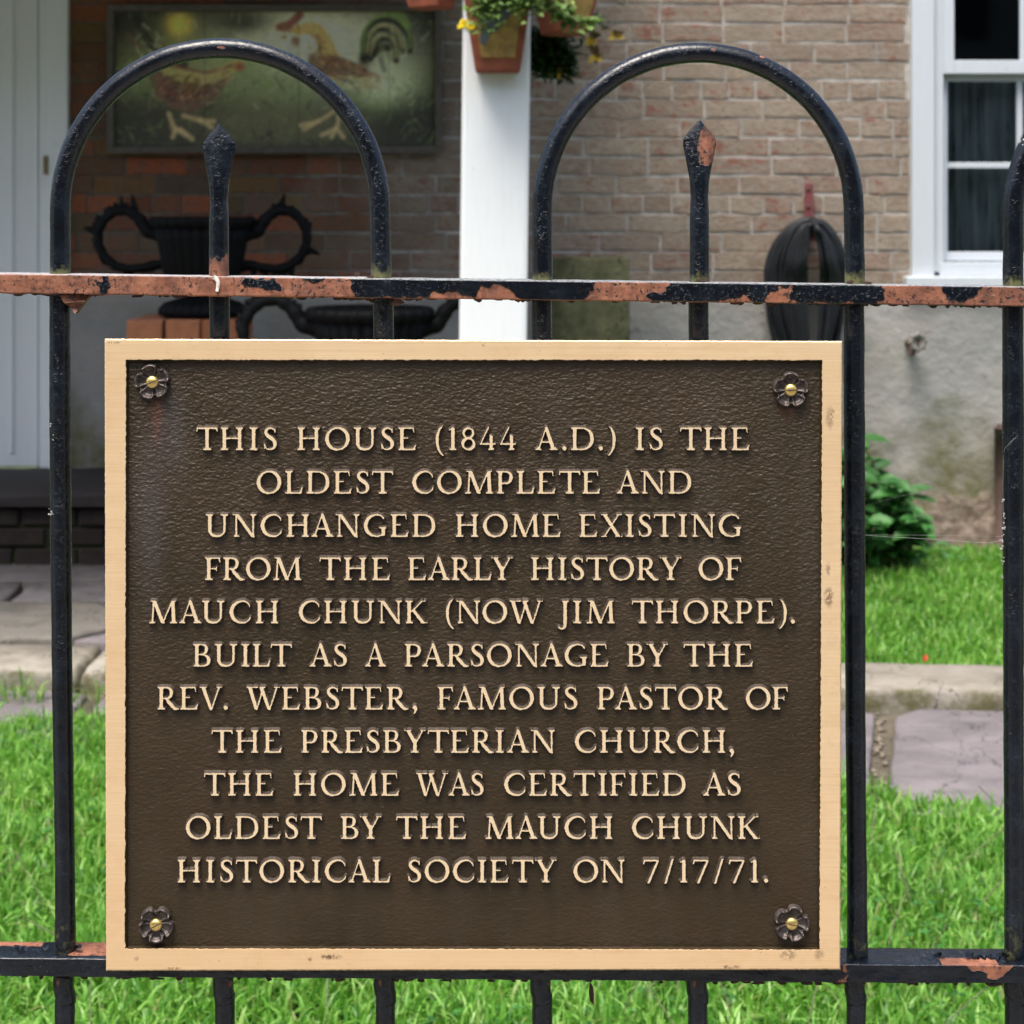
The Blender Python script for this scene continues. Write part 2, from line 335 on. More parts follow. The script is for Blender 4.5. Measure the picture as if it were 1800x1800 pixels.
M['urn'] = simple('cast_iron', (0.002, 0.0022, 0.003), 0.65, 0.4, 40, 0.5, 0.004, 0.0, 0.2)
M['hose'] = simple('black_rubber', (0.009, 0.011, 0.014), 0.5, 0.4, 60, 0.4, 0.002, 0.0, 0.35)
M['bracket'] = simple('red_bracket_paint', (0.16, 0.040, 0.042), 0.6, 0.2, 60, 0.2)
M['terra'] = simple('terracotta', (0.25, 0.066, 0.032), 0.75, 0.25, 40, 0.3, 0.003)
M['ochre'] = simple('ochre_glaze', (0.33, 0.20, 0.055), 0.5, 0.35, 40, 0.2, 0.002)
M['blue'] = simple('slate_blue_glaze', (0.085, 0.10, 0.13), 0.5, 0.4, 40, 0.2, 0.002)
def mat_ped():
    m, nt, b = new_mat('orange_brick'); q = NB(nt); c = q.pos()
    col = q.ramp(q.rnd(), [(0, (0.26, 0.085, 0.035)), (0.5, (0.40, 0.155, 0.07)), (1, (0.33, 0.16, 0.095))])
    q.l(q.mix(q.ramp(q.noise(c, 30, 5), [(0.45, 0), (0.75, 0.5)]), col, (0.2, 0.07, 0.035)), b.inputs['Base Color']); b.inputs['Roughness'].default_value = 0.88
    q.l(q.bump(q.noise(c, 90, 5, 0.7), 0.5, 0.004), b.inputs['Normal']); return m
M['pedbrick'] = mat_ped()
M['mossstone'] = mat_stone('mossy_stone', (0.045, 0.050, 0.016), (0.19, 0.18, 0.085), 0.0, 14)
M['leafp'] = mat_leaf('pot_leaves', (0.08, 0.17, 0.03), (0.28, 0.40, 0.11))
M['leafd'] = mat_leaf('shrub_leaves', (0.018, 0.085, 0.014), (0.07, 0.25, 0.045))
M['leafs'] = mat_leaf('trailing_leaves', (0.015, 0.045, 0.010), (0.05, 0.11, 0.02))
M['stem'] = simple('plant_stem', (0.07, 0.10, 0.03), 0.7, 0.2, 30, 0)
M['yellow'] = simple('yellow_petals', (0.85, 0.68, 0.03), 0.6, 0.1, 60, 0)
M['dull'] = simple('brown_petals', (0.10, 0.055, 0.012), 0.7, 0.4, 60, 0)
M['gold'] = simple('gold_petals', (0.62, 0.42, 0.02), 0.6, 0.3, 60, 0)
M['paintart'] = mat_vcol('folk_painting'); M['frame'] = simple('grey_frame_wood', (0.105, 0.09, 0.075), 0.8, 0.25, 30, 0.3, 0.003)
M['oldpost'] = simple('rusty_pipe', (0.085, 0.05, 0.042), 0.8, 0.3, 30, 0.3)
M['grey'] = simple('weathered_zinc', (0.22, 0.21, 0.18), 0.6, 0.3, 120, 0.4, 0.002, 0.3)
M['web'] = simple('spider_silk', (0.38, 0.37, 0.34), 0.5, 0.05, 30, 0)
M['flake'] = simple('rust_flake', (0.06, 0.03, 0.018), 0.8, 0.6, 200, 0.5, 0.001)
M['dropping'] = simple('bird_dropping', (0.72, 0.69, 0.60), 0.8, 0.2, 300, 0.3, 0.001)
M['pebble'] = simple('pebble_stone', (0.17, 0.14, 0.10), 0.8, 0.4, 40, 0.3)

# ---------------------------------------------------------------- object helpers
def link(name, me, mat=None, parent=None, loc=None, kind=None):
    if mat is not None and not me.materials: me.materials.append(mat)
    o = bpy.data.objects.new(name, me); COL.objects.link(o)
    if parent is not None: o.parent = parent
    if loc is not None: o.location = loc
    if kind: o['kind'] = kind
    return o
def root(name, label, cat, loc=(0, 0, 0), group=None):
    o = bpy.data.objects.new(name, None); COL.objects.link(o); o.location = loc; o.empty_display_size = 0.05
    o['label'] = label; o['category'] = cat
    if group: o['group'] = group
    return o
def child(name, me, mat, r, kind=None):
    "mesh given in world coordinates becomes a part of r (whose location is its base)"
    o = link(name, me, mat, r, kind=kind)
    o.location = -world_loc(r)
    return o
def world_loc(o):
    v = Vector(o.location)
    while o.parent: o = o.parent; v += Vector(o.location)
    return v
def mesh(vs, fs, smooth=False, name='m'):
    me = bpy.data.meshes.new(name); me.from_pydata([tuple(v) for v in vs], [], [tuple(f) for f in fs]); me.update()
    if smooth: me.polygons.foreach_set('use_smooth', [True] * len(me.polygons))
    return me
def mesh_np(v, f, n, smooth=False):
    "v (N,3) array, f flat index array of n-gons"
    me = bpy.data.meshes.new('m'); nf = len(f) // n
    me.vertices.add(len(v)); me.vertices.foreach_set('co', np.ascontiguousarray(v, dtype=np.float32).ravel())
    me.loops.add(len(f)); me.loops.foreach_set('vertex_index', np.asarray(f, dtype=np.int32))
    me.polygons.add(nf); me.polygons.foreach_set('loop_start', np.arange(0, nf * n, n, dtype=np.int32))
    me.update(calc_edges=True)
    if smooth: me.polygons.foreach_set('use_smooth', np.ones(nf, dtype=bool))
    return me
def fattr(me, name, vals):
    a = me.attributes.new(name, 'FLOAT', 'POINT'); a.data.foreach_set('value', np.asarray(vals, dtype=np.float32))
def box_me(x0, x1, y0, y1, z0, z1, bev=0.0, seg=2, jit=0.0, cuts=0):
    bm = bmesh.new()
    bmesh.ops.create_cube(bm, size=1)
    for v in bm.verts:
        v.co = Vector(((x0 + x1) / 2 + v.co.x * (x1 - x0), (y0 + y1) / 2 + v.co.y * (y1 - y0), (z0 + z1) / 2 + v.co.z * (z1 - z0)))
    if bev > 0: bmesh.ops.bevel(bm, geom=bm.edges[:], offset=bev, segments=seg, affect='EDGES', profile=0.6)
    if cuts: bmesh.ops.subdivide_edges(bm, edges=bm.edges[:], cuts=cuts, use_grid_fill=True)
    if jit:
        for v in bm.verts: v.co += Vector([random.uniform(-jit, jit) for _ in range(3)])
    me = bpy.data.meshes.new('m'); bm.to_mesh(me); bm.free()
    return me
def slab_me(poly, z0, z1, bev=0.012, rough=0.008, cuts=6, freq=6):
    "irregular stone slab from a footprint polygon (list of x, y)"
    bm = bmesh.new()
    n = len(poly); pts = []
    for i in range(n):
        a = Vector(poly[i]); b = Vector(poly[(i + 1) % n]); k = max(1, int((b - a).length / 0.06))
        for j in range(k):
            p = a.lerp(b, j / k)
            w = mnoise.noise_vector(Vector((p.x * freq, p.y * freq, z1 * 3)))
            pts.append((p.x + w.x * rough * 1.6, p.y + w.y * rough * 1.6))
    cx = sum(p[0] for p in pts) / len(pts); cy = sum(p[1] for p in pts) / len(pts)
    rings = []
    def shrink(p, d):
        v = Vector((p[0] - cx, p[1] - cy)); L = v.length
        return (cx + v.x * (L - d) / L, cy + v.y * (L - d) / L)
    prof = [(0, z0), (0, z0 + (z1 - z0) * 0.5), (0, z1 - bev), (bev * 0.35, z1 - bev * 0.3), (bev, z1)]
    for off, z in prof:
        ring = []
        for p in pts:
            qx, qy = shrink(p, off)
            if z0 < z < z1 - 1e-6:
                w = mnoise.noise_vector(Vector((qx * 22, qy * 22, z * 30))); qx += w.x * rough; qy += w.y * rough
            ring.append(bm.verts.new((qx, qy, z + mnoise.noise(Vector((qx * 5, qy * 5, 1))) * rough * (z > z0))))
        rings.append(ring)
    m = len(pts)
    for r0, r1 in zip(rings, rings[1:]):
        for i in range(m): bm.faces.new((r0[i], r0[(i + 1) % m], r1[(i + 1) % m], r1[i]))
    bm.faces.new(rings[-1]); bmesh.ops.triangulate(bm, faces=[f for f in bm.faces if len(f.verts) > 4])
    bmesh.ops.recalc_face_normals(bm, faces=bm.faces[:])
    me = bpy.data.meshes.new('m'); bm.to_mesh(me); bm.free()
    me.polygons.foreach_set('use_smooth', [True] * len(me.polygons))
    return me
def tube_np(pts, rad, seg=12, closed=False, caps=True):
    "returns verts, quads for a tube; pts (n,3), rad (n,) or (n,2) for elliptic (normal, binormal)"
    pts = np.asarray(pts, float); n = len(pts); rad = np.asarray(rad, float)
    if rad.ndim == 0: rad = np.full(n, float(rad))
    if rad.ndim == 1: rad = np.stack([rad, rad], 1)
    if closed: t = np.roll(pts, -1, 0) - np.roll(pts, 1, 0)
    else: t = np.gradient(pts, axis=0)
    t /= np.linalg.norm(t, axis=1)[:, None] + 1e-12
    ref = np.array([0, 1.0, 0]) if abs(t[0][1]) < 0.9 else np.array([1.0, 0, 0])
    nrm = np.cross(t[0], ref); nrm /= np.linalg.norm(nrm)
    N = [nrm]
    for i in range(1, n):
        v = N[-1] - t[i] * np.dot(N[-1], t[i]); v /= np.linalg.norm(v) + 1e-12; N.append(v)
    N = np.array(N); B = np.cross(t, N)
    a = np.linspace(0, 2 * np.pi, seg, endpoint=False)
    v = pts[:, None, :] + rad[:, None, None, 0] * np.cos(a)[None, :, None] * N[:, None, :] + rad[:, None, None, 1] * np.sin(a)[None, :, None] * B[:, None, :]
    v = v.reshape(-1, 3); f = []
    m = n if closed else n - 1
    for i in range(m):
        j = (i + 1) % n
        for k in range(seg):
            k2 = (k + 1) % seg; f.append((i * seg + k, i * seg + k2, j * seg + k2, j * seg + k))
    vs = v.tolist()
    if caps and not closed:
        f.append(tuple(range(seg))); f.append(tuple(reversed(range((n - 1) * seg, n * seg))))
    return vs, f
def tube_me(pts, rad, seg=12, closed=False, smooth=True):
    v, f = tube_np(pts, rad, seg, closed); me = mesh(v, f, smooth); return me
def join_vf(parts):
    V, F = [], []
    for v, f in parts:
        o = len(V); V += list(v); F += [tuple(i + o for i in g) for g in f]
    return V, F
def spline(pts, n=8):
    "Catmull-Rom through points of any dimension"
    pts = [np.array(p, float) for p in pts]; ext = [2 * pts[0] - pts[1]] + pts + [2 * pts[-1] - pts[-2]]; out = []
    for i in range(1, len(ext) - 2):
        p0, p1, p2, p3 = ext[i - 1:i + 3]
        for j in range(n):
            t = j / n
            out.append(0.5 * ((2 * p1) + (-p0 + p2) * t + (2 * p0 - 5 * p1 + 4 * p2 - p3) * t * t + (-p0 + 3 * p1 - 3 * p2 + p3) * t ** 3))
    out.append(pts[-1]); return np.array(out)
def lathe(profile, seg=32, flute=0, famp=0.0):
    vs, fs = [], []
    for (r, z) in profile:
        for k in range(seg):
            a = 2 * math.pi * k / seg; rr = r * (1 + famp * abs(math.sin(a * flute / 2)) if flute else 1)
            vs.append((rr * math.cos(a), rr * math.sin(a), z))
    for i in range(len(profile) - 1):
        for k in range(seg):
            k2 = (k + 1) % seg; fs.append((i * seg + k, i * seg + k2, (i + 1) * seg + k2, (i + 1) * seg + k))
    fs.append(tuple(reversed(range(seg)))); fs.append(tuple(range((len(profile) - 1) * seg, len(profile) * seg)))
    return vs, fs
# ---------------------------------------------------------------- cast letters: outlines drawn as strokes, merged, traced
class G:
    def __init__(s): s.items = []
    def poly(s, *p): s.items.append(('p', np.array(p, float))); return s
    def line(s, x0, y0, x1, y1, w0, w1=None):      # flat ended stroke, w = full width measured horizontally
        w1 = w0 if w1 is None else w1
        return s.poly((x0 - w0 / 2, y0), (x0 + w0 / 2, y0), (x1 + w1 / 2, y1), (x1 - w1 / 2, y1))
    def bar(s, x0, x1, y, h, h1=None):
        h1 = h if h1 is None else h1
        return s.poly((x0, y - h / 2), (x1, y - h1 / 2), (x1, y + h1 / 2), (x0, y + h / 2))
    def curve(s, pts, n=8):                       # (x, y, half width)
        q = spline(pts, n); s.items.append(('c', q)); return s
    def arc(s, cx, cy, rx, ry, a0, a1, thin, thick, tilt=0.0, n=40):
        a = np.radians(np.linspace(a0, a1, n))
        w = thin + (thick - thin) * np.abs(np.cos(a - tilt)) ** 1.6
        s.items.append(('c', np.stack([cx + rx * np.cos(a), cy + ry * np.sin(a), w], 1))); return s
    def serif(s, cx, y, L, R, up=1, sw=None):     # bracketed serif standing on y (up=1) or hanging from y (up=-1)
        sw = SW if sw is None else sw
        p = [(-L, 0), (R, 0), (R, .055), (sw + .05, .075), (sw + .012, .10), (sw, .15), (-sw, .15), (-sw - .012, .10), (-sw - .05, .075), (-L, .055)]
        return s.poly(*[(cx + a, y + up * b) for a, b in p])
    def stem(s, cx, y0=0.0, y1=1.0, l0=.17, r0=.17, l1=.17, r1=.17, sw=None):
        sw = SW if sw is None else sw
        s.line(cx, y0, cx, y1, 2 * sw)
        if l0 is not None: s.serif(cx, y0, l0, r0, 1, sw)
        if l1 is not None: s.serif(cx, y1, l1, r1, -1, sw)
        return s
SW, TH = 0.082, 0.042
def glyphs():
    g = {}
    def new(c, w):
        g[c] = (G(), w); return g[c][0]
    t = new('T', .96); t.stem(.48, l1=None, r0=.19, l0=.19); t.bar(.03, .93, .955, .085)
    t.poly((.0, .76), (.035, .76), (.11, .93), (.11, .99), (.03, 1.0)); t.poly((.96, .76), (.925, .76), (.85, .93), (.85, .99), (.93, 1.0))
    t = new('H', 1.04); t.stem(.19); t.stem(.85); t.bar(.19, .85, .52, .075)
    t = new('I', .38); t.stem(.19, l0=.19, r0=.19, l1=.19, r1=.19)
    t = new('S', .62)
    t.curve([(.515, .80, .035), (.47, .905, .037), (.36, .962, .040), (.23, .945, .050), (.135, .86, .068), (.125, .745, .078), (.20, .635, .084), (.33, .54, .088),
             (.455, .435, .086), (.515, .315, .080), (.505, .18, .070), (.42, .07, .052), (.28, .037, .040), (.15, .085, .038), (.07, .22, .035)])
    t.poly((.505, .74), (.555, .735), (.545, .985), (.50, .955)); t.poly((.03, .29), (.085, .29), (.105, .05), (.045, .015))
    for c, w in (('O', 1.08),):
        new(c, w).arc(.54, .5, .455, .472, 0, 360, .040, .088, 0.22, 64)
    t = new('U', 1.02); t.line(.19, .34, .19, 1, .164); t.serif(.19, 1, .19, .17, -1); t.line(.83, .34, .83, 1, .115); t.serif(.83, 1, .17, .17, -1, .055)
    t.curve([(.19, .40, .080), (.20, .25, .080), (.28, .11, .070), (.42, .045, .055), (.56, .04, .048), (.70, .09, .045), (.80, .20, .050), (.83, .38, .056)])
    t = new('E', .80); t.stem(.17, l0=.17, l1=.17); t.bar(.17, .68, .962, .075); t.bar(.17, .72, .038, .076); t.bar(.17, .55, .53, .065)
    t.poly((.62, 1.0), (.70, 1.0), (.715, .765), (.675, .765), (.63, .90)); t.poly((.64, .0), (.75, .0), (.80, .27), (.76, .27), (.66, .10))
    t.poly((.50, .53), (.535, .39), (.575, .39), (.575, .67), (.535, .67))
    t = new('F', .70); t.stem(.17); t.bar(.17, .64, .962, .075); t.bar(.17, .50, .50, .065)
    t.poly((.58, 1.0), (.66, 1.0), (.69, .75), (.65, .75), (.59, .90)); t.poly((.46, .50), (.495, .35), (.535, .35), (.535, .65), (.495, .65))
    t = new('L', .76); t.stem(.17); t.bar(.17, .68, .038, .076); t.poly((.60, .0), (.71, .0), (.765, .29), (.725, .29), (.62, .10))
    t = new('D', 1.02); t.stem(.17); t.bar(.10, .45, .962, .074); t.bar(.10, .45, .038, .074)
    t.curve([(.40, .962, .037), (.60, .945, .042), (.78, .85, .058), (.895, .68, .078), (.92, .49, .086), (.885, .30, .078), (.77, .14, .058), (.59, .055, .042), (.40, .038, .037)])
    def cee(t):
        t.curve([(.875, .80, .036), (.79, .905, .040), (.66, .960, .042), (.52, .962, .048), (.34, .90, .064), (.18, .76, .080), (.105, .56, .088), (.11, .40, .088), (.19, .22, .080),
                 (.34, .095, .062), (.52, .040, .048), (.68, .045, .040), (.81, .11, .036), (.91, .22, .033)])
        t.poly((.865, .70), (.905, .70), (.90, .985), (.85, .955))
    t = new('C', .96); cee(t); t.poly((.89, .30), (.945, .27), (.90, .12), (.85, .14))
    t = new('G', 1.02); cee(t); t.line(.865, .07, .865, .42, .164); t.serif(.865, .44, .19, .13, -1)
    t.poly((.78, .02), (.947, .06), (.947, .14), (.78, .14))
    t = new('M', 1.24); t.line(.155, 0, .21, 1, .09); t.line(.225, 1, .62, 0.0, .19, .17); t.line(.60, 0.0, 1.02, 1, .07, .09); t.line(1.085, 0, 1.035, 1, .165)
    t.poly((.55, .05), (.61, -.03), (.69, .05)); t.serif(.155, 0, .155, .15, 1, .045); t.serif(1.085, 0, .17, .155, 1)
    t.bar(.06, .24, .97, .06); t.bar(1.03, 1.19, .97, .06)
    t = new('N', 1.06); t.line(.17, 0, .17, .98, .09); t.line(.19, 1, .90, 0, .19, .17); t.line(.905, 0, .905, 1, .09)
    t.poly((.83, .06), (.88, -.04), (.95, -.04), (.95, .2)); t.serif(.17, 0, .155, .155, 1, .045); t.serif(.905, 1, .155, .155, -1, .045); t.bar(.0, .22, .97, .06)
    t = new('A', .98); t.line(.13, 0, .47, 1, .09, .06); t.line(.80, 0, .47, 1.0, .19, .15); t.bar(.24, .68, .355, .07)
    t.poly((.38, .93), (.56, .93), (.49, 1.05), (.44, 1.05)); t.serif(.13, 0, .13, .15, 1, .045); t.serif(.80, 0, .18, .18, 1)
    t = new('R', .95); t.stem(.17); t.bar(.10, .38, .962, .074); t.bar(.12, .38, .485, .07)
    t.curve([(.34, .962, .037), (.48, .945, .046), (.585, .86, .066), (.61, .73, .078), (.575, .59, .066), (.47, .505, .046), (.34, .485, .035)])
    t.curve([(.38, .47, .05), (.52, .30, .078), (.68, .12, .080), (.80, .03, .05), (.93, .02, .022)]); t.poly((.66, .0), (.95, .0), (.95, .05), (.78, .11))
    t = new('P', .76); t.stem(.17); t.bar(.10, .38, .962, .074)
    t.curve([(.34, .962, .037), (.49, .945, .046), (.605, .86, .066), (.64, .71, .080), (.60, .56, .068), (.49, .465, .048), (.33, .45, .036), (.24, .45, .034)])
    t = new('B', .80); t.stem(.17); t.bar(.10, .38, .962, .074); t.bar(.10, .40, .038, .074); t.bar(.12, .42, .525, .066)
    t.curve([(.34, .962, .037), (.47, .95, .044), (.565, .88, .062), (.59, .76, .074), (.555, .63, .060), (.45, .545, .044), (.36, .525, .034)])
    t.curve([(.38, .525, .034), (.52, .50, .044), (.65, .41, .066), (.69, .275, .082), (.65, .13, .064), (.53, .055, .044), (.38, .038, .037)])
    t = new('Y', .94); t.line(.46, 0, .46, .50, .164); t.poly((.378, .40), (.542, .40), (.56, .56), (.50, .62), (.40, .62), (.36, .54)); t.serif(.46, 0, .18, .18, 1); t.line(.15, 1, .45, .42, .19, .17); t.line(.81, 1, .50, .44, .09, .08)
    t.bar(.0, .32, .97, .06); t.bar(.68, .94, .97, .06)
    t = new('X', .95); t.line(.16, 1, .79, 0, .19, .19); t.line(.80, 1, .15, 0, .09, .09)
    t.bar(.02, .34, .97, .06); t.bar(.66, .93, .97, .06); t.bar(.0, .29, .03, .06); t.bar(.63, .95, .03, .06)
    t = new('K', .98); t.stem(.17); t.line(.76, 1, .27, .50, .10, .10); t.line(.33, .60, .80, 0, .17, .20); t.bar(.62, .90, .97, .06); t.bar(.66, .98, .03, .06)
    t = new('V', 1.02); t.line(.15, 1, .50, 0.0, .19, .15); t.line(.86, 1, .51, 0.0, .09, .07); t.poly((.42, .06), (.48, -.04), (.54, -.04), (.60, .10)); t.bar(.0, .33, .97, .06); t.bar(.72, 1.0, .97, .06)
    t = new('W', 1.48); t.line(.15, 1, .44, 0.0, .19, .15); t.line(.75, .97, .46, 0.0, .09, .07); t.line(.64, 1.0, 1.00, 0.0, .18, .15); t.line(1.34, 1, 1.02, 0.0, .09, .07)
    t.poly((.37, .06), (.42, -.03), (.48, -.03), (.53, .08)); t.poly((.93, .06), (.98, -.03), (1.04, -.03), (1.09, .08)); t.bar(.0, .85, .97, .06); t.bar(1.20, 1.48, .97, .06)
    t = new('J', .50); t.line(.33, 0.0, .33, 1, .164); t.serif(.33, 1, .17, .17, -1); t.curve([(.33, .05, .082), (.325, -.08, .078), (.27, -.19, .058), (.17, -.235, .04), (.10, -.21, .045), (.06, -.17, .05)])
    t = new('1', .40); t.stem(.22, l0=.17, r0=.17, l1=None); t.poly((.03, .90), (.03, .85), (.15, .87), (.302, .93), (.302, 1.0), (.25, 1.0))
    t = new('8', .66); t.arc(.33, .745, .205, .215, 0, 360, .040, .060, -.5, 40); t.arc(.33, .275, .245, .238, 0, 360, .040, .074, -.5, 40)
    t = new('4', .72); t.line(.50, 0, .50, .60, .15); t.serif(.50, 0, .14, .14, 1, .07); t.line(.035, .26, .40, 1.04, .085, .07); t.bar(0, .70, .27, .085); t.line(.50, .3, .50, .66, .13)
    t.items[-1] = ('p', np.array([(.435, .2), (.575, .2), (.575, .62), (.435, .70)], float)); t.line(.33, .88, .42, 1.04, .07)
    t = new('7', .72); t.bar(.03, .70, .955, .088); t.line(.23, -.05, .66, .96, .12, .11); t.poly((.0, .76), (.04, .76), (.12, .93), (.12, .99), (.03, 1.0))
    t = new('/', .44); t.line(.06, -.06, .38, 1.04, .105)
    t = new('(', .36); t.curve([(.30, 1.06, .030), (.16, .90, .050), (.075, .66, .068), (.06, .42, .070), (.10, .12, .060), (.20, -.10, .045), (.32, -.23, .030)])
    t = new(')', .36); t.curve([(.06, 1.06, .030), (.20, .90, .050), (.285, .66, .068), (.30, .42, .070), (.26, .12, .060), (.16, -.10, .045), (.04, -.23, .030)])
    t = new('.', .22); t.curve([(.11, .085, .098), (.112, .087, .098)], 1)
    t = new(',', .24); t.curve([(.11, .10, .095), (.155, .04, .085), (.15, -.06, .055), (.08, -.17, .030)])
    return g
def sdf_glyph(g, X, Y):
    d = np.full(X.shape, 9.0)
    for kind, p in g.items:
        if kind == 'c':
            for i in range(len(p) - 1):
                a, b = p[i], p[i + 1]; e = b[:2] - a[:2]; L2 = e @ e + 1e-12
                h = np.clip(((X - a[0]) * e[0] + (Y - a[1]) * e[1]) / L2, 0, 1)
                d = np.minimum(d, np.hypot(X - a[0] - h * e[0], Y - a[1] - h * e[1]) - (a[2] + (b[2] - a[2]) * h))
        else:
            n = len(p); dd = np.full(X.shape, 9.0); inside = np.zeros(X.shape, bool)
            for i in range(n):
                a, b = p[i], p[(i + 1) % n]; e = b - a; L2 = e @ e + 1e-12
                h = np.clip(((X - a[0]) * e[0] + (Y - a[1]) * e[1]) / L2, 0, 1)
                dd = np.minimum(dd, np.hypot(X - a[0] - h * e[0], Y - a[1] - h * e[1]))
                c = (a[1] > Y) != (b[1] > Y)
                xi = (b[0] - a[0]) * (Y - a[1]) / (b[1] - a[1] + 1e-12) + a[0]
                inside ^= c & (X < xi)
            d = np.minimum(d, np.where(inside, -dd, dd))
    return d
def trace(d, xs, ys):
    "marching squares -> closed loops of points"
    s = d < 0; ny, nx = d.shape
    mixed = np.argwhere((s[:-1, :-1].astype(int) + s[1:, :-1] + s[:-1, 1:] + s[1:, 1:]) % 4 != 0)
    seg = {}; pts = {}
    def cross(i0, j0, i1, j1):
        key = (i0, j0, i1, j1) if (i0, j0) < (i1, j1) else (i1, j1, i0, j0)
        if key not in pts:
            a, b = d[i0, j0], d[i1, j1]; t = a / (a - b)
            pts[key] = (xs[j0] + (xs[j1] - xs[j0]) * t, ys[i0] + (ys[i1] - ys[i0]) * t)
        return key
    for i, j in mixed:
        cs = [(i, j), (i, j + 1), (i + 1, j + 1), (i + 1, j)]; v = [s[c] for c in cs]; ins, outs = [], []
        for k in range(4):
            if v[k] != v[(k + 1) % 4]:
                key = cross(*cs[k], *cs[(k + 1) % 4]); (outs if v[k] else ins).append(key)
        if len(ins) == 1: seg[outs[0]] = ins[0]
        else:
            for k in range(4):
                if v[k] and not v[(k + 1) % 4]:
                    seg[cross(*cs[k], *cs[(k + 1) % 4])] = cross(*cs[k], *cs[(k - 1) % 4])
    loops = []
    while seg:
        k, nx_ = next(iter(seg.items())); lp = []; cur = k
        while cur in seg:
            nxt = seg.pop(cur); lp.append(pts[cur]); cur = nxt
        if len(lp) > 8: loops.append(np.array(lp))
    return loops
def glyph_mesh(ch, g, w, height, cap):
    from mathutils.geometry import tessellate_polygon
    st = 0.018
    xs = np.arange(-.16, w + .16, st); ys = np.arange(-.42, 1.22, st); X, Y = np.meshgrid(xs, ys)
    d = sdf_glyph(g, X, Y) + 0.011
    r = np.random.default_rng(ord(ch)); nz = r.standard_normal(d.shape)
    for _ in range(2): nz = (nz + np.roll(nz, 1, 0) + np.roll(nz, -1, 0) + np.roll(nz, 1, 1) + np.roll(nz, -1, 1)) / 5
    # soften the corners a little, as cast metal is
    ds = d.copy()
    for _ in range(1): ds = (2 * ds + np.roll(ds, 1, 0) + np.roll(ds, -1, 0) + np.roll(ds, 1, 1) + np.roll(ds, -1, 1)) / 6
    loops = trace(ds + nz * 0.018, xs, ys)
    def area(l): return abs(0.5 * np.sum(l[:, 0] * np.roll(l[:, 1], -1) - np.roll(l[:, 0], -1) * l[:, 1]))
    loops = [l for l in loops if area(l) > 0.002 and (ch in '48ABDOPR' or len(loops) == 1 or area(l) == max(area(k) for k in loops))]
    gy, gx = np.gradient(ds, st)
    polys = [[Vector((x, y, 0)) for x, y in lp] for lp in loops]
    V = [v for p in polys for v in p]; n = len(V)
    def tri_area(ts): return sum(abs((V[b] - V[a]).cross(V[c] - V[a]).z) / 2 for a, b, c in ts)
    want = area(loops[0]) if len(loops) == 1 else 2 * max(area(l) for l in loops) - sum(area(l) for l in loops)
    for tr_ in range(40):        # the tessellator can slip on near-degenerate corners: nudge and retry
        tris = tessellate_polygon([[v + Vector((random.uniform(-1, 1), random.uniform(-1, 1), 0)) * 1e-4 * tr_ for v in p] for p in polys])
        if abs(tri_area(tris) - want) < 0.01 * want: break
    else: print('glyph fill failed', ch)
    vs = [(v.x * cap, 0, v.y * cap) for v in V]
    offs = []
    for v in V:
        j = int(np.clip((v.x - xs[0]) / st, 0, len(xs) - 1)); i = int(np.clip((v.y - ys[0]) / st, 0, len(ys) - 1))
        q = Vector((gx[i, j], gy[i, j])); q = q / (q.length + 1e-9); offs.append(q)
    for off, dep in ((.030, .35), (.075, 1.0)):
        vs += [((v.x + o.x * off) * cap, height * dep, (v.y + o.y * off) * cap) for v, o in zip(V, offs)]
    fs = []; mats = []
    for t in tris:
        a, b, c = (V[i] for i in t)
        if (b - a).cross(c - a).z < 0: t = (t[0], t[2], t[1])
        fs.append(tuple(t)); mats.append(0)
    base = 0
    for p in polys:
        m = len(p)
        for i in range(m):
            j = (i + 1) % m
            for k in (0, 1):
                fs.append((k * n + base + i, k * n + base + j, (k + 1) * n + base + j, (k + 1) * n + base + i)); mats.append(0 if False else 1)
        base += m
    me = mesh(vs, fs)
    me.materials.append(M['bletter']); me.materials.append(M['lside'])
    me.polygons.foreach_set('material_index', mats)
    me.polygons.foreach_set('use_smooth', [m == 1 for m in mats])
    bm = bmesh.new(); bm.from_mesh(me)
    side = [f for f in bm.faces if f.material_index == 1]; bmesh.ops.recalc_face_normals(bm, faces=bm.faces[:])
    # the open base stays behind the panel; make sure the polished face looks at the street
    tf = [f for f in bm.faces if f.material_index == 0]
    if sum(f.normal.y * f.calc_area() for f in tf) > 0: bmesh.ops.reverse_faces(bm, faces=bm.faces[:])
    bmesh.ops.split_edges(bm, edges=[e for e in bm.edges if len(e.link_faces) == 2 and e.link_faces[0].material_index != e.link_faces[1].material_index])
    bm.to_mesh(me); bm.free()
    return me
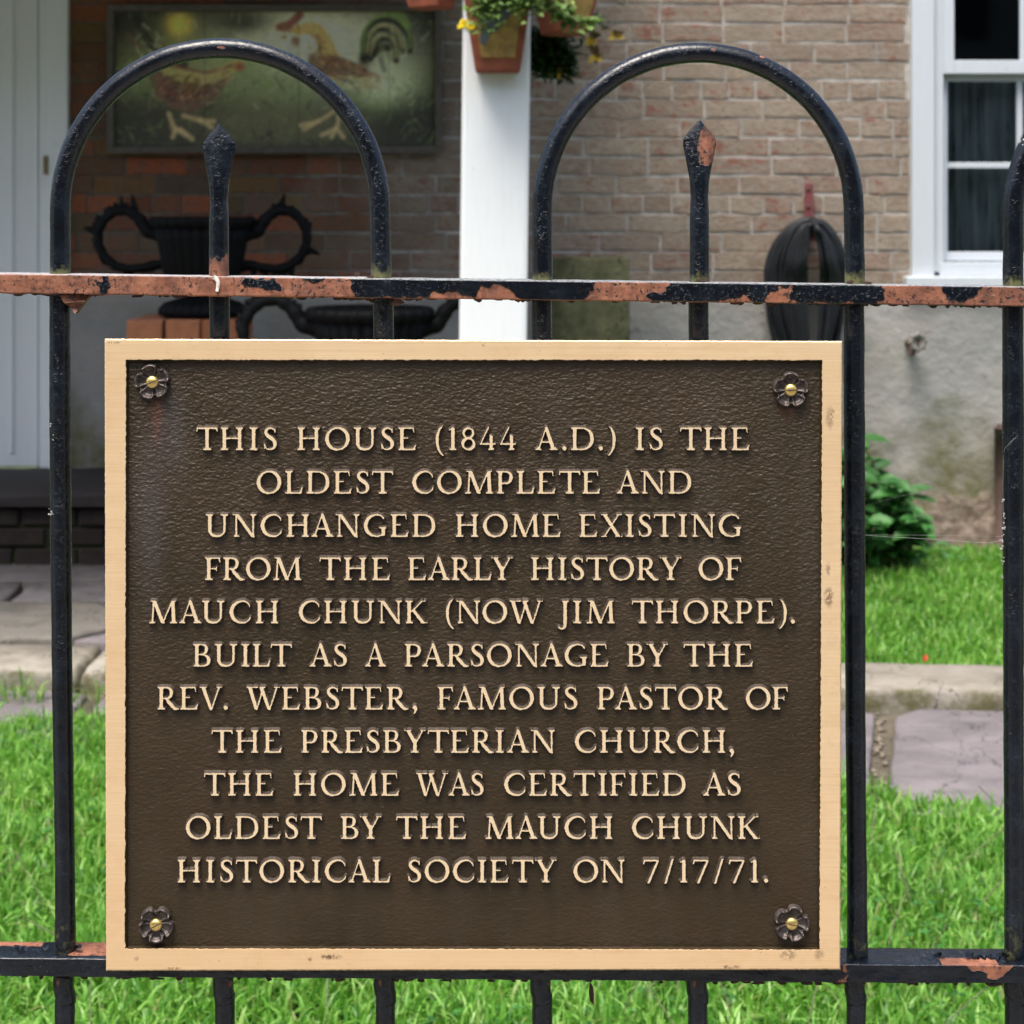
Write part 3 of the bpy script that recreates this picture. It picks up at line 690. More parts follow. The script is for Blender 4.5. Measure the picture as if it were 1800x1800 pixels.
TEXT = [
 (791.5, [('THIS', 344.5, 487.5), ('HOUSE', 521.6, 732), ('(1844', 766, 908), ('A.D.)', 941, 1082), ('IS', 1117, 1166), ('THE', 1195, 1318)]),
 (868, [('OLDEST', 451, 692), ('COMPLETE', 724, 1055.5), ('AND', 1084, 1216)]),
 (944, [('UNCHANGED', 361, 766), ('HOME', 800, 986), ('EXISTING', 1018, 1304)]),
 (1020, [('FROM', 360, 530), ('THE', 561, 686), ('EARLY', 717, 902), ('HISTORY', 932.6, 1198.5), ('OF', 1228, 1304)]),
 (1096, [('MAUCH', 261.6, 490.5), ('CHUNK', 524.6, 752), ('(NOW', 784, 955), ('JIM', 980, 1081), ('THORPE).', 1110, 1398)]),
 (1172, [('BUILT', 339, 514), ('AS', 544, 610.7), ('A', 641.6, 679), ('PARSONAGE', 711, 1070), ('BY', 1102, 1175), ('THE', 1201, 1324)]),
 (1247.5, [('REV.', 276.6, 401), ('WEBSTER,', 432.7, 734), ('FAMOUS', 769, 1016), ('PASTOR', 1050, 1280), ('OF', 1311, 1386)]),
 (1323.5, [('THE', 371, 495.7), ('PRESBYTERIAN', 529, 976), ('CHURCH,', 1010, 1291)]),
 (1399, [('THE', 358, 481), ('HOME', 515, 702), ('WAS', 731, 851), ('CERTIFIED', 885.6, 1206), ('AS', 1236, 1303)]),
 (1475, [('OLDEST', 326.5, 566.6), ('BY', 598.7, 671), ('THE', 695.8, 820), ('MAUCH', 853, 1078), ('CHUNK', 1110.5, 1336.7)]),
 (1551.5, [('HISTORICAL', 311, 686), ('SOCIETY', 716, 979), ('ON', 1008, 1098.7), ('7/17/71.', 1130, 1351)])]
CAPPX = 40.5

def build_plaque():
    D = YPL + CD; s = K * D
    r = root('bronze_plaque', 'dark bronze plaque with raised gold lettering and gold border, fixed to the iron railings', 'plaque', P(832, 1705, YPL))
    yp = YPL + 0.0042; yb = YPL + 0.0125
    outer = [(184.5, 596), (1480, 600), (1476.5, 1704), (187, 1706)]; inner = [(221, 632), (1446, 632.5), (1441, 1670), (219, 1668)]
    # recessed panel, a fine sheet
    c = [P(*q_, yp) for q_ in [(214, 625), (1453, 625), (1448, 1678), (212, 1676)]]
    me = mesh([c[0], c[1], c[2], c[3]], [(0, 3, 2, 1)]); bm = bmesh.new(); bm.from_mesh(me)
    bmesh.ops.subdivide_edges(bm, edges=bm.edges[:], cuts=60, use_grid_fill=True); bm.to_mesh(me); bm.free()
    zt, zb = PZ(632, YPL), PZ(1668, YPL)
    vals = []
    for v in me.vertices:
        t = (zt - v.co.z) / (zt - zb); vals.append(max(0, min(1, 1.05 - 1.0 * t)))
    fattr(me, 'grain', vals)
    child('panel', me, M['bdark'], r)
    # polished border: ring with soft edges, slightly ragged inner rim
    def ring(corners, n):
        out = []
        for i in range(4):
            a, b = np.array(corners[i]), np.array(corners[(i + 1) % 4])
            for j in range(n): out.append(a + (b - a) * j / n)
        return np.array(out)
    n = 420; o = ring(outer, n); i_ = ring(inner, n)
    rr = np.random.default_rng(5)
    nzi = rr.normal(0, 0.45, i_.shape); nzi = (nzi + np.roll(nzi, 1, 0)) / 1.6; i2 = i_ + nzi; i2[::n] = i_[::n]; o2 = o + rr.normal(0, 0.22, o.shape)
    cen = np.array([832, 1150.0])
    def off(a, k):
        v = a - cen; return a + np.sign(v) * k * (np.abs(v) > np.array([470, 400])) 
    rings = [(off(o2, 0), yb), (off(o2, 0.6), YPL + 0.003), (off(o2, 0), YPL + 0.0006), (off(o2, -1.6), YPL), (off(i2, 0.0), YPL), (off(i2, -0.6), YPL + 0.0003), (off(i_, -5.5), yp - 0.0002), (off(i_, -6.5), yp + 0.002)]
    vs, fs, mi = [], [], []
    for pts, y in rings: vs += [P(a, b, y) for a, b in pts]
    m = 4 * n
    for k in range(len(rings) - 1):
        for j in range(m):
            j2 = (j + 1) % m; fs.append((k * m + j, (k + 1) * m + j, (k + 1) * m + j2, k * m + j2)); mi.append(1 if k >= 5 else 0)
    me = mesh(vs, fs); me.materials.append(M['bbright']); me.materials.append(M['bdark']); me.polygons.foreach_set('material_index', mi)
    child('border', me, None, r)
    bk = box_me(PX(188, YPL), PX(1474, YPL), yb - 0.0002, yb + 0.001, PZ(1702, YPL), PZ(602, YPL)); child('back_plate', bk, M['bdark'], r)
    # letters
    gs = glyphs(); cap = CAPPX * s; cache = {}
    hgt = 0.0034
    for base, words in TEXT:
        for word, x0, x1 in words:
            ws = [gs[c][1] * CAPPX for c in word]; total = sum(ws)
            lo, hi = x0, x1
            gaps = []
            for a, b in zip(word, word[1:]):
                k = 1.0
                if (a + b) in ('RT', 'RY', 'AT', 'AV', 'LY', 'LT', 'AU', 'TO', 'TA', 'PA', 'FA', 'WA', 'WE', 'YT', 'ST', 'AS', 'RS', 'UA', 'MA', 'NA', 'AN', 'AM', 'V.', 'AG', 'EY', 'CA', 'AL', 'HA', 'TY', 'TH', 'TE', 'RE', 'RC', 'RI', 'RM', 'RL', 'RP', 'RO', 'KA'): k = 0.45
                if (a + b) in ('WA', 'FA', 'PA', 'LT', 'LY', 'V.', 'AU'): k = 0.0
                if (a + b) in ('IS', 'HI', 'IM', 'IN', 'IE', 'II', 'ID', 'HU', 'HO', 'ON', 'NI'): k = 1.25
                gaps.append(k)
            sg = sum(gaps) or 1.0; sp = (hi - lo - total) / sg
            kx = 1.0
            if sp < 1.5: kx = (hi - lo - 2.0 * sg) / total; sp = 2.0
            if sp > 13: kx = (hi - lo - 10 * sg) / total; sp = 10.0
            if not gaps: kx = (hi - lo) / total
            x = lo
            for i, ch in enumerate(word):
                if ch not in cache: cache[ch] = glyph_mesh(ch, gs[ch][0], gs[ch][1], hgt, cap)
                ob = link('letter', cache[ch], None, r); ob.location = P(x, base, YPL + 0.0009) - r.location; ob.scale = (kx, 1, 1)
                x += ws[i] * kx + (gaps[i] * sp if i < len(gaps) else 0)
    # rosettes with brass screws
    def rosette(cx, cy, rot, slot):
        R = 33 * s; N = 90; rings = 15; vs, fs = [], []
        for ir in range(rings):
            u = ir / (rings - 1)
            for k in range(N):
                a = 2 * math.pi * k / N; ph = ((a - rot) * 5 / (2 * math.pi)) % 1.0; e = abs(ph - 0.5) * 2   # 0 mid petal, 1 cleft
                rim = (1 - 0.30 * max(0, (e - 0.62) / 0.38) ** 1.2) if e < 0.93 else 0.80
                if e > 0.93: rim = 0.84
                rim *= 0.93 + 0.07 * math.cos(e * 2)
                rad = R * (0.16 + 0.84 * u) * (1 - (1 - rim) * u)
                cup = math.exp(-((u - 0.86) / 0.13) ** 2) * (1 - 0.25 * e) + 0.55 * math.exp(-((e - 0.66) / 0.13) ** 2) * min(1, u * 1.6) * (u < 0.97)
                cleft = math.exp(-((e - 0.90) / 0.07) ** 2)
                h = 0.0016 + 0.0036 * cup - 0.0020 * cleft * u
                if u > 0.93: h *= (1 - (u - 0.93) / 0.07) * 0.9
                vs.append((rad * math.cos(a), -h - 0.0001, rad * math.sin(a)))
        for ir in range(rings - 1):
            for k in range(N):
                k2 = (k + 1) % N; fs.append((ir * N + k, (ir + 1) * N + k, (ir + 1) * N + k2, ir * N + k2))
        me = mesh(vs, fs, True)
        o = link('rosette', me, M['rosette'], r); o.location = P(cx, cy, yp) - r.location
        rs = 11.2 * s; vs, fs = [], []
        for ir in range(8):
            t = ir / 7 * math.pi / 2
            for k in range(28):
                a = 2 * math.pi * k / 28; x, z = rs * math.cos(t) * math.cos(a), rs * math.cos(t) * math.sin(a)
                vs.append((x, -0.0030 - rs * 0.55 * math.sin(t), z))
        for ir in range(7):
            for k in range(28):
                k2 = (k + 1) % 28; fs.append((ir * 28 + k, ir * 28 + k2, (ir + 1) * 28 + k2, (ir + 1) * 28 + k))
        vs += [(rs * math.cos(2 * math.pi * k / 28), 0, rs * math.sin(2 * math.pi * k / 28)) for k in range(28)]
        b0 = len(vs) - 28
        for k in range(28): fs.append((b0 + k, b0 + (k + 1) % 28, (k + 1) % 28, k))
        me = mesh(vs, fs, True); sc = link('screw', me, M['brass'], o)
        # slot: dark strip laid on the dome, painting in the groove's shade
        n_ = 9; vs, fs = [], []; w = rs * 0.07
        for k in range(n_):
            t = -0.88 + 1.76 * k / (n_ - 1); y = -0.0030 - rs * 0.55 * math.sqrt(max(0, 1 - t * t)) - 0.00006
            for sg in (-1, 1):
                X_, Z_ = rs * t, sg * w
                vs.append((X_ * math.cos(slot) - Z_ * math.sin(slot), y, X_ * math.sin(slot) + Z_ * math.cos(slot)))
        fs = [(2 * k, 2 * k + 2, 2 * k + 3, 2 * k + 1) for k in range(n_ - 1)]
        link('screw_slot', mesh(vs, fs), M['flake'], o)
    for cx, cy, rot, slot in ((269, 671, math.radians(66), math.radians(24)), (1389, 685, math.radians(54), math.radians(2)),
                              (275.5, 1623, math.radians(20), math.radians(28)), (1391, 1621, math.radians(40), math.radians(-12))):
        rosette(cx, cy, rot, slot)
build_plaque()
# ---------------------------------------------------------------- iron railings
RT, RB = 0.0150, -0.0150     # half depth of the rails
def rail_y(top_left, top_right, px): return top_left + (top_right - top_left) * px / 1800.0
def patch(px, v, cx, cv, rx, rv):
    return np.sqrt(((px - cx) / rx) ** 2 + ((v - cv) / rv) ** 2)
def build_fence():
    r = root('iron_fence', 'old black wrought iron railings with hooped tops and rusty flaking rails behind the plaque', 'fence', (0, 0, 0))
    # --- rails
    def rail(name, yl, yr, th, peel_fn, lab):
        s = K * (CD - 0.015)
        X0, X1 = -700, 2500
        n = 1600; px = np.linspace(X0, X1, n)
        # cross section: (depth, v) with v 0 top .. 1 bottom, front face first
        prof = []
        for v in np.linspace(0.05, 0.95, 20): prof.append((-0.015, v, 0))
        prof += [(-0.0142, 0.985, 1), (-0.012, 1.0, 1)]
        for d in np.linspace(-0.006, 0.009, 4): prof.append((d, 1.0, 1))
        prof += [(0.0142, 0.985, 1), (0.015, 0.93, 2), (0.015, 0.5, 2), (0.015, 0.07, 2), (0.0142, 0.015, 3)]
        for d in np.linspace(0.011, -0.012, 7): prof.append((d, 0.0, 3))
        prof += [(-0.0142, 0.015, 3)]
        m = len(prof); V = np.zeros((n, m, 3)); pe = np.zeros((n, m)); we = np.zeros((n, m)); mo = np.zeros((n, m))
        for j, (d, v, face) in enumerate(prof):
            y = yl + (yr - yl) * px / 1800.0 + th * v
            V[:, j, 0] = (px - 900) * s; V[:, j, 1] = d; V[:, j, 2] = CH - (y - HOR) * s
            pe[:, j] = peel_fn(px, v, face, d); we[:, j] = (0.62 if face == 3 else (0.25 if v < 0.09 and face == 0 else 0)) if name == 'top_rail' else (0.30 if face == 3 else 0)
            nz = np.array([mnoise.fractal(Vector((p * 0.02, d * 120 + v * 1.4, yl * 0.1)), 1.0, 2.0, 4) for p in px])
            amp = 0.0009 if face == 1 else 0.00030
            V[:, j, 2] += nz * (amp if face else 0.0) - (0.0009 * np.clip(nz - 0.15, 0, 1) if face == 1 else 0)
            V[:, j, 1] += np.roll(nz, 37) * 0.0004
            # paint layer stands proud of the primer
            V[:, j, 1] += np.where(pe[:, j] > 0.5, 0.00035, 0) if face == 0 else 0
        pf = pe[:, :20].copy()
        for _ in range(4): pf = (pf + np.roll(pf, 1, 0) + np.roll(pf, -1, 0)) / 3; pf = np.c_[pf[:, :1], (pf[:, :-2] + pf[:, 1:-1] * 2 + pf[:, 2:]) / 4, pf[:, -1:]]
        pe[:, :20] = pf
        f = []
        for i in range(n - 1):
            a = i * m; b = a + m
            for j in range(m):
                j2 = (j + 1) % m; f += [a + j, a + j2, b + j2, b + j]
        me = mesh_np(V.reshape(-1, 3), f, 4, True)
        bm = bmesh.new(); bm.from_mesh(me); bmesh.ops.recalc_face_normals(bm, faces=bm.faces[:]); bm.to_mesh(me); bm.free()
        fattr(me, 'peel', pe.ravel()); fattr(me, 'wear', we.ravel())
        o = child(name, me, M['iron'], r); o['label'] = lab
    def warp(px, v):
        a = np.array([mnoise.fractal(Vector((p * 0.055, v * 2.2, 3.1)), 0.9, 2.1, 4) for p in px]); b = np.array([mnoise.fractal(Vector((p * 0.075, v * 1.5, 8.4)), 0.8, 2.1, 4) for p in px])
        return px + 17 * a, v + 0.30 * b
    def peel_top(px, v, face, d):
        if face == 0: px, v = warp(px, v)
        p = np.where((px < 612 + 14 * v) & (px > -400), 1.0, 0.0)
        if face == 3: return np.where(px < 640, 0.75, np.where(px < 1700, 0.12, 0.4)) + 0 * px
        if face >= 1: return np.where(px < 1300, 0.95, 0.5) + 0 * px
        for cx, cv, rx, rv in ((181, .42, 9, .34), (186, .62, 8, .30), (465, .38, 38, .32), (448, .30, 24, .26), (553, .08, 22, .16)):
            p = np.where(patch(px, v, cx, cv, rx, rv) < 1, 0.0, p)
        b = np.interp(px, [600, 755, 768, 790, 815, 835, 860, 868, 884, 905, 916], [1.0, 1.0, .62, .52, .80, .86, .30, .05, .28, .62, 1.05])
        p = np.where((px > 612) & (px < 916) & (v > b), 1.0, p)
        p = np.where((px > 1046 - 12 * v) & (px < 1146), 1.0, p)
        p = np.where((patch(px, v, 1160, .18, 15, .40) < 1), 1.0, p)
        p = np.where((px > 1146) & (px < 1166) & (v > .1) & (v < .25), 1.0, p)
        p = np.where((px > 1343) & (px < 1392) & (v > np.interp(px, [1343, 1368, 1392], [.75, .12, .55])), 1.0, p)
        p = np.where((px > 1292) & (px < 1318) & (v > .66), 0.9, p)
        p = np.where((px > 1215) & (px < 1550) & (v > .92), 0.8, p)
        p = np.where((px > 1552) & (px < 1664), 1.0, p)
        p = np.where((px > 1664) & (px < 1726) & (v > np.interp(px, [1664, 1690, 1726], [.75, .82, .5])), 1.0, p)
        p = np.where((px > 1726) & (px < 2050), 1.0, p)
        p = np.where((px > 2150) & (px < 2300), 1.0, p)
        return p
    def peel_bot(px, v, face, d):
        px, v = warp(px, v + 0.01 * (d * 1000 if face == 3 else 0)) if face in (0, 3) else (px, v)
        if face == 3:
            p = np.where((px > 120) & (px < 190) & (d > -0.010), 0.9, 0.0)
            p = np.where((px < 60) & (d > 0.004), 0.8, p)
            return np.where((px > 1660) & (px < 1760) & (d < -0.004), 0.95, p)
        if face >= 1: return 0.45 + 0 * px
        p = np.where((px > 1475) & (px < 1488), 0.9, 0.0)
        p = np.where((px > 1698) & (px < 1780) & (v < np.interp(px, [1698, 1718, 1760, 1780], [.4, .75, .7, .2])), 1.0, p)
        p = np.where(patch(px, v, 1722, .55, 14, .25) < 1, 0.0, p)
        return p
    rail('top_rail', 481, 504, 35, peel_top, 'top rail with orange-brown primer showing where the black paint has peeled')
    rail('bottom_rail', 1684, 1697, 33, peel_bot, 'lower rail, black with a few rusty patches')
    # --- bars and hoops
    def bar_tube(name, pts_px, rad_px, mossz=None, peelz=None, lab=None, Y=0.0, seg=20, amp=0.5, close_top=False):
        pts_px = np.array(pts_px, float); q = spline(np.c_[pts_px, np.broadcast_to(rad_px, (len(pts_px),))], 14)
        L = np.r_[0, np.cumsum(np.hypot(*np.diff(q[:, :2], axis=0).T))]; n = max(8, int(L[-1] / 3.5)); t = np.linspace(0, L[-1], n)
        q = np.stack([np.interp(t, L, q[:, k]) for k in range(3)], 1)
        s = K * (Y + CD)
        w = np.array([P(a, b, Y)[:] for a, b, _ in q])
        v, f = tube_np(w, q[:, 2] * s, seg)
        v = np.array(v); c = np.repeat(w, seg, 0); d = v - c; L_ = np.linalg.norm(d, axis=1)[:, None] + 1e-9
        nz = np.array([mnoise.fractal(Vector((p[0] * 60, p[1] * 130, p[2] * 45)), 1.0, 2.0, 3) for p in v])[:, None]
        v = v + d / L_ * nz * s * amp * 1.3
        me = mesh(v, f, True)
        if mossz is not None:
            top, bot, str_ = mossz; zz = v[:, 2]; z1, z0 = CH - (top - HOR) * s, CH - (bot - HOR) * s
            fattr(me, 'moss', np.clip(str_ * (z1 - zz) / (z1 - z0), 0, str_) * (zz < z1))
        if peelz is not None:
            xx = v[:, 0] / s + 900; yy = (CH - v[:, 2]) / s + HOR; pe = np.zeros(len(v))
            for cx, cy, rx, ry in peelz: pe = np.maximum(pe, np.clip(1 - 0.5 * np.sqrt(((xx - cx) / rx) ** 2 + ((yy - cy) / ry) ** 2), 0, 1) * (v[:, 1] < Y + 0.004))
            fattr(me, 'peel', pe)
        o = child(name, me, M['iron'], r)
        if lab: o['label'] = lab
        return o
    def hoop(xl, xr, ytop, ybase, rad=17.8, peel=()):
        cx = (xl + xr) / 2; R = (xr - xl) / 2; cy = ytop + rad + R
        pts = [(xl, ybase + 14), (xl, ybase - 30), (xl, (cy + ybase) / 2)]
        for a in np.linspace(180, 0, 25):
            ra = math.radians(a); sx = 1 - 0.0 * abs(math.sin(2 * ra)); pts.append((cx + R * math.cos(ra), cy - R * math.sin(ra)))
        pts += [(xr + 1, (cy + ybase) / 2), (xr + 2, ybase - 30), (xr + 2, ybase + 14)]
        # the legs lean in a touch at the top of the straight part
        bar_tube('hoop', pts, rad, (ybase - 34, ybase - 2, 0.75), peel)
    hoop(106, 668, 67, 484, peel=[(392, 84, 7, 2.5)])
    hoop(953.5, 1500.5, 75, 493, peel=[(1252, 88, 5, 4), (1338, 100, 6, 2.5)])
    hoop(1781, 2338, 80, 502); hoop(-740, -175, 60, 478)
    for x1, x2, yb in ((105, 114, 1664), (1501, 1506, 1674), (1780, 1783, 1676), (674, 677, 1668), (952, 952, 1668)):
        bar_tube('bar', [(x1, 516), (x1 + 1, 800), ((x1 + x2) / 2, 1200), (x2, 1500), (x2 + 1, yb + 10)], [18, 18.5, 17.8, 17.3, 18.5], (1480, 1660, 0.36))
    bar_tube('bar', [(-170, 516), (-169, 1000), (-168, 1690)], 18); bar_tube('bar', [(2060, 516), (2060, 1000), (2060, 1690)], 18); bar_tube('bar', [(2340, 516), (2340, 1000), (2340, 1690)], 18); bar_tube('bar', [(-445, 516), (-445, 1000), (-445, 1690)], 18)
    # spear-headed bars
    def spear(px, tip, base, lab, peel=None):
        s = K * CD
        prof = [(0, 1.5, 1.0), (9, 9, 3.2), (20, 19, 5.5), (34, 28.5, 7.5), (44, 29, 9), (60, 26, 11), (80, 22, 13), (105, 17.5, 15.5), (135, 15.6, 16.5), (170, 17, 17), (215, 17.2, 17), (260, 17.4, 17.4), (base + 10 - tip, 17.6, 17.6)]
        pr = []
        for a, b in zip(prof, prof[1:]):
            for t in np.linspace(0, 1, 8)[:-1]: pr.append([a[k] + (b[k] - a[k]) * t for k in range(3)])
        pr.append(list(prof[-1])); seg = 48; vs, fs, pe = [], [], []
        for (dy, hw, hd) in pr:
            flat = max(0.0, min(1.0, (110 - dy) / 70))
            for k in range(seg):
                a = 2 * math.pi * k / seg; ca, sa = math.cos(a), math.sin(a)
                e = 1.0 - 0.38 * flat      # toward a lozenge section with crisp edges
                X_ = px + hw * math.copysign(abs(ca) ** (1.0 / e if flat else 1), ca) if flat else px + hw * ca
                D_ = hd * math.copysign(abs(sa) ** (1 + 0.55 * flat), sa)
                p = P(X_, tip + dy, 0); nz = mnoise.fractal(Vector((p.x * 80, D_ * 0.1, p.z * 60)), 1, 2, 3)
                vs.append((p.x, D_ * s * (1 + 0.02 * nz), p.z))
                hit = 0.0
                if peel:
                    for cx, cy, rx, ry in peel:
                        if sa < 0: hit = max(hit, 1 - 0.5 * math.sqrt(((X_ - cx) / rx) ** 2 + ((tip + dy - cy) / ry) ** 2))
                pe.append(hit)
        for i in range(len(pr) - 1):
            for k in range(seg):
                k2 = (k + 1) % seg; fs.append((i * seg + k, (i + 1) * seg + k, (i + 1) * seg + k2, i * seg + k2))
        fs.append(tuple(range(seg)))
        me = mesh(vs, fs, True); fattr(me, 'peel', pe)
        zz = np.array([v[2] for v in vs]); z1 = PZ(base - 26, 0); z0 = PZ(base, 0)
        fattr(me, 'moss', np.clip((z1 - zz) / (z1 - z0), 0, 1) * 0.7 * (0 if px < 400 else 1))
        bm = bmesh.new(); bm.from_mesh(me); bmesh.ops.recalc_face_normals(bm, faces=bm.faces[:]); bm.to_mesh(me); bm.free()
        o = child('spear_bar', me, M['iron'], r); o['label'] = lab
    spear(385, 218, 484, 'spear-headed bar, black with rust at its foot', [(385, 478, 22, 24), (400, 458, 5, 16)])
    spear(1229.5, 211, 492, 'spear-headed bar with bare orange primer on its tip', [(1242, 250, 14, 24), (1238, 272, 12, 18), (1247, 262, 12, 24)])
    spear(2060, 215, 505, 'spear-headed bar beyond the right edge'); spear(-445, 215, 480, 'spear-headed bar beyond the left edge')
    for px in (386, 1228): bar_tube('bar', [(px, 516), (px + 1, 800), (px + 1, 1300), (px + 2, 1690)], 18)
    # lower lengths down to the ground, lumpy where they are welded
    for i, px in enumerate((115, 394, 678, 952, 1227, 1504, 1785, 2062, -166, -445, 2340)):
        zb = HOR + CH / (K * CD)
        y0 = 1712; lab = None
        bar_tube('bar', [(px - 1, y0), (px - (2 if i % 2 else 3), y0 + 14), (px - 2, y0 + 28), (px + 1, y0 + 48), (px + (1 if i % 2 else -1), y0 + 120), (px, y0 + 900), (px, zb)],
                 [18.0, 18.4, 18.2, 17.8, 17.4, 17.6, 18], None, [(px - 9, y0 + 8, 3, 8)] if i % 2 == 0 else [(px + 12, y0 + 12, 3, 6)], amp=1.0)
    # welded lumps, torn paint and rust scales hanging under the rails
    R = random.Random(4); parts = []
    def scale_at(px, py, w, h, Y, tilt=0.0):
        s = K * (Y + CD); n = R.randint(7, 10); c = P(px, py, Y); vs, fs = [], []
        ring = []
        for k in range(n):
            a = 2 * math.pi * k / n; rr = R.uniform(0.55, 1.15)
            ring.append((w * rr * math.cos(a), h * rr * math.sin(a)))
        for dy in (-0.0007, 0.0007):
            for (a, b) in ring: vs.append((c.x + a * s, c.y + dy + b * s * tilt, c.z - b * s))
        fs = [tuple(reversed(range(n))), tuple(range(n, 2 * n))] + [(k, (k + 1) % n, n + (k + 1) % n, n + k) for k in range(n)]
        return vs, fs
    for k in range(150):
        px = R.uniform(-60, 1850)
        if R.random() < 0.5: px = R.gauss(R.choice([70, 105, 140, 640, 690, 330, 930, 1480, 1700, 1780]), 26)
        y = rail_y(481, 504, px) + 35 + R.uniform(-1.5, 1.0)
        parts.append(scale_at(px, y, R.uniform(3, 11), R.uniform(1.5, 5.0), R.uniform(-0.013, 0.012)))
    for k in range(60):
        px = R.uniform(-60, 1850); y = rail_y(1684, 1697, px) + 33 + R.uniform(-1, 1.0)
        parts.append(scale_at(px, y, R.uniform(3, 12), R.uniform(1.5, 4), R.uniform(-0.013, 0.012)))
    parts += [scale_at(1040, 1745, 5, 26, 0.008), scale_at(655, 487, 14, 3, -0.005), scale_at(628, 482, 5, 5, -0.01), scale_at(1500, 495, 18, 3.5, -0.006), scale_at(1525, 497, 10, 3, -0.01),
              scale_at(672, 530, 30, 7, 0.0), scale_at(700, 532, 14, 7, -0.01), scale_at(1235, 492, 14, 2.5, -0.008)]
    V, F = join_vf(parts); o = child('rust_scale', mesh(V, F), M['flake'], r, 'stuff')
    # the torn gusset of rusty paint under the first joint
    vs = [P(a, b, -0.012 + 0.004 * (i % 2)) for i, (a, b) in enumerate([(104, 517), (158, 520), (148, 530), (140, 541), (132, 552), (124, 540), (112, 533)])]
    vs2 = [v + Vector((0, 0.010, 0)) for v in vs]; n = len(vs)
    me = mesh(vs + vs2, [tuple(range(n)), tuple(reversed(range(n, 2 * n)))] + [(k, n + k, n + (k + 1) % n, (k + 1) % n) for k in range(n)]); fattr(me, 'peel', [0.62] * (2 * n)); child('torn_paint', me, M['iron'], r)
    # loose paint curls on the lower rail
    for (px, w) in ((1740, 34), (1712, 14), (1765, 22), (1640, 20), (55, 30), (120, 22)):
        base = rail_y(1684, 1697, px) - 13; pts = []
        for k in range(12):
            t = k / 11; pts.append(P(px - w + 2 * w * t, base + 4 * math.sin(5 * t + px) + R.uniform(-2.5, 2.5), R.uniform(-0.008, -0.002)))
        vs = [p for p in pts] + [p + Vector((R.uniform(-.001, .001), 0.004, R.uniform(0.0004, 0.0022))) for p in pts]
        child('paint_curl', mesh(vs, [(k, k + 1, 13 + k, 12 + k) for k in range(11)]), M['iron'], r)
    # bird dropping
    me = tube_me([P(375, 487, -0.0152), P(380, 490, -0.0156), P(383.5, 496, -0.0156), P(383, 505, -0.0156), P(381.5, 512, -0.0156)], [4.5 * K * CD, 3.8 * K * CD, 3.6 * K * CD, 3.2 * K * CD, 2.4 * K * CD], 8)
    o = child('bird_dropping', me, M['dropping'], r)
    # fuzz of seeds and dried web on the right bar
    parts = []
    for (px, py) in ((1764, 905), (1763, 945), (1760, 950), (1763, 985), (1765, 925), (1763, 1010), (1764, 880), (1762, 960), (90, 745), (88, 900), (92, 905), (91, 770), (1796, 240), (1793, 246), (1797, 250)):
        for k in range(4):
            c = P(px + R.uniform(-3, 3), py + R.uniform(-6, 6), -0.006 + R.uniform(-.004, .004)); rr = R.uniform(0.6, 2.2) * K * CD
            v, f = lathe([(rr * 0.2, -rr), (rr, -rr * 0.3), (rr * 0.8, rr * 0.6), (rr * 0.1, rr)], 6); parts.append(([(a + c.x, b + c.y, d + c.z) for a, b, d in v], f))
    V, F = join_vf(parts); child('dried_web', mesh(V, F, True), M['web'], r, 'stuff')
build_fence()
def web():
    r = root('spider_thread', 'fine spider threads stretched between two bars right of the plaque', 'spider web', P(1640, 948, 0))
    th = [([(1516, 940, 0), (1560, 943.5, 0), (1640, 948, 0), (1720, 953.5, 0), (1745, 953, 0), (1764, 949, 0)], .00009), ([(1516, 940, .002), (1640, 941, .004), (1764, 943, .002)], .00005),
          ([(1516, 832, .003), (1600, 800, 0), (1765, 760, -.003)], .00002), ([(1516, 890, .003), (1600, 868, 0), (1700, 850, -.003)], .00002),
          ([(1765, 795, -.016), (1768, 786, -.018), (1790, 765, -.018)], .00007), ([(1764, 800, -.016), (1763, 860, -.017), (1765, 930, -.016)], .00007)]
    for pts, rad in th: child('thread', tube_me([P(*p) for p in spline(pts, 5)], rad, 5), M['web'], r)
web()

# ---------------------------------------------------------------- ground, path, kerb, patio
WY = 5.63                                  # the wall stands here (6.93 m from the camera)
def ground():
    me = mesh([(-60, -60, 0), (60, -60, 0), (60, 60, 0), (-60, 60, 0)], [(0, 1, 2, 3)])
    link('lawn_soil', me, M['soil'], kind='structure')
    me = mesh([(-30, -2.2, 0.004), (30, -2.2, 0.004), (30, -0.12, 0.004), (-30, -0.12, 0.004)], [(0, 1, 2, 3)])
    link('street_pavement', me, M['pave'], kind='structure')
    me = mesh([(-40, -12.4, -0.0 + 0.004), (40, -12.4, 0.004), (40, -2.34, 0.004), (-40, -2.34, 0.004)], [(0, 1, 2, 3)])
    link('added_road', me, M['asphalt'], kind='structure')  # road added out of view to darken what the iron reflects
ground()
def kx(Y, px): return PX(px, Y)
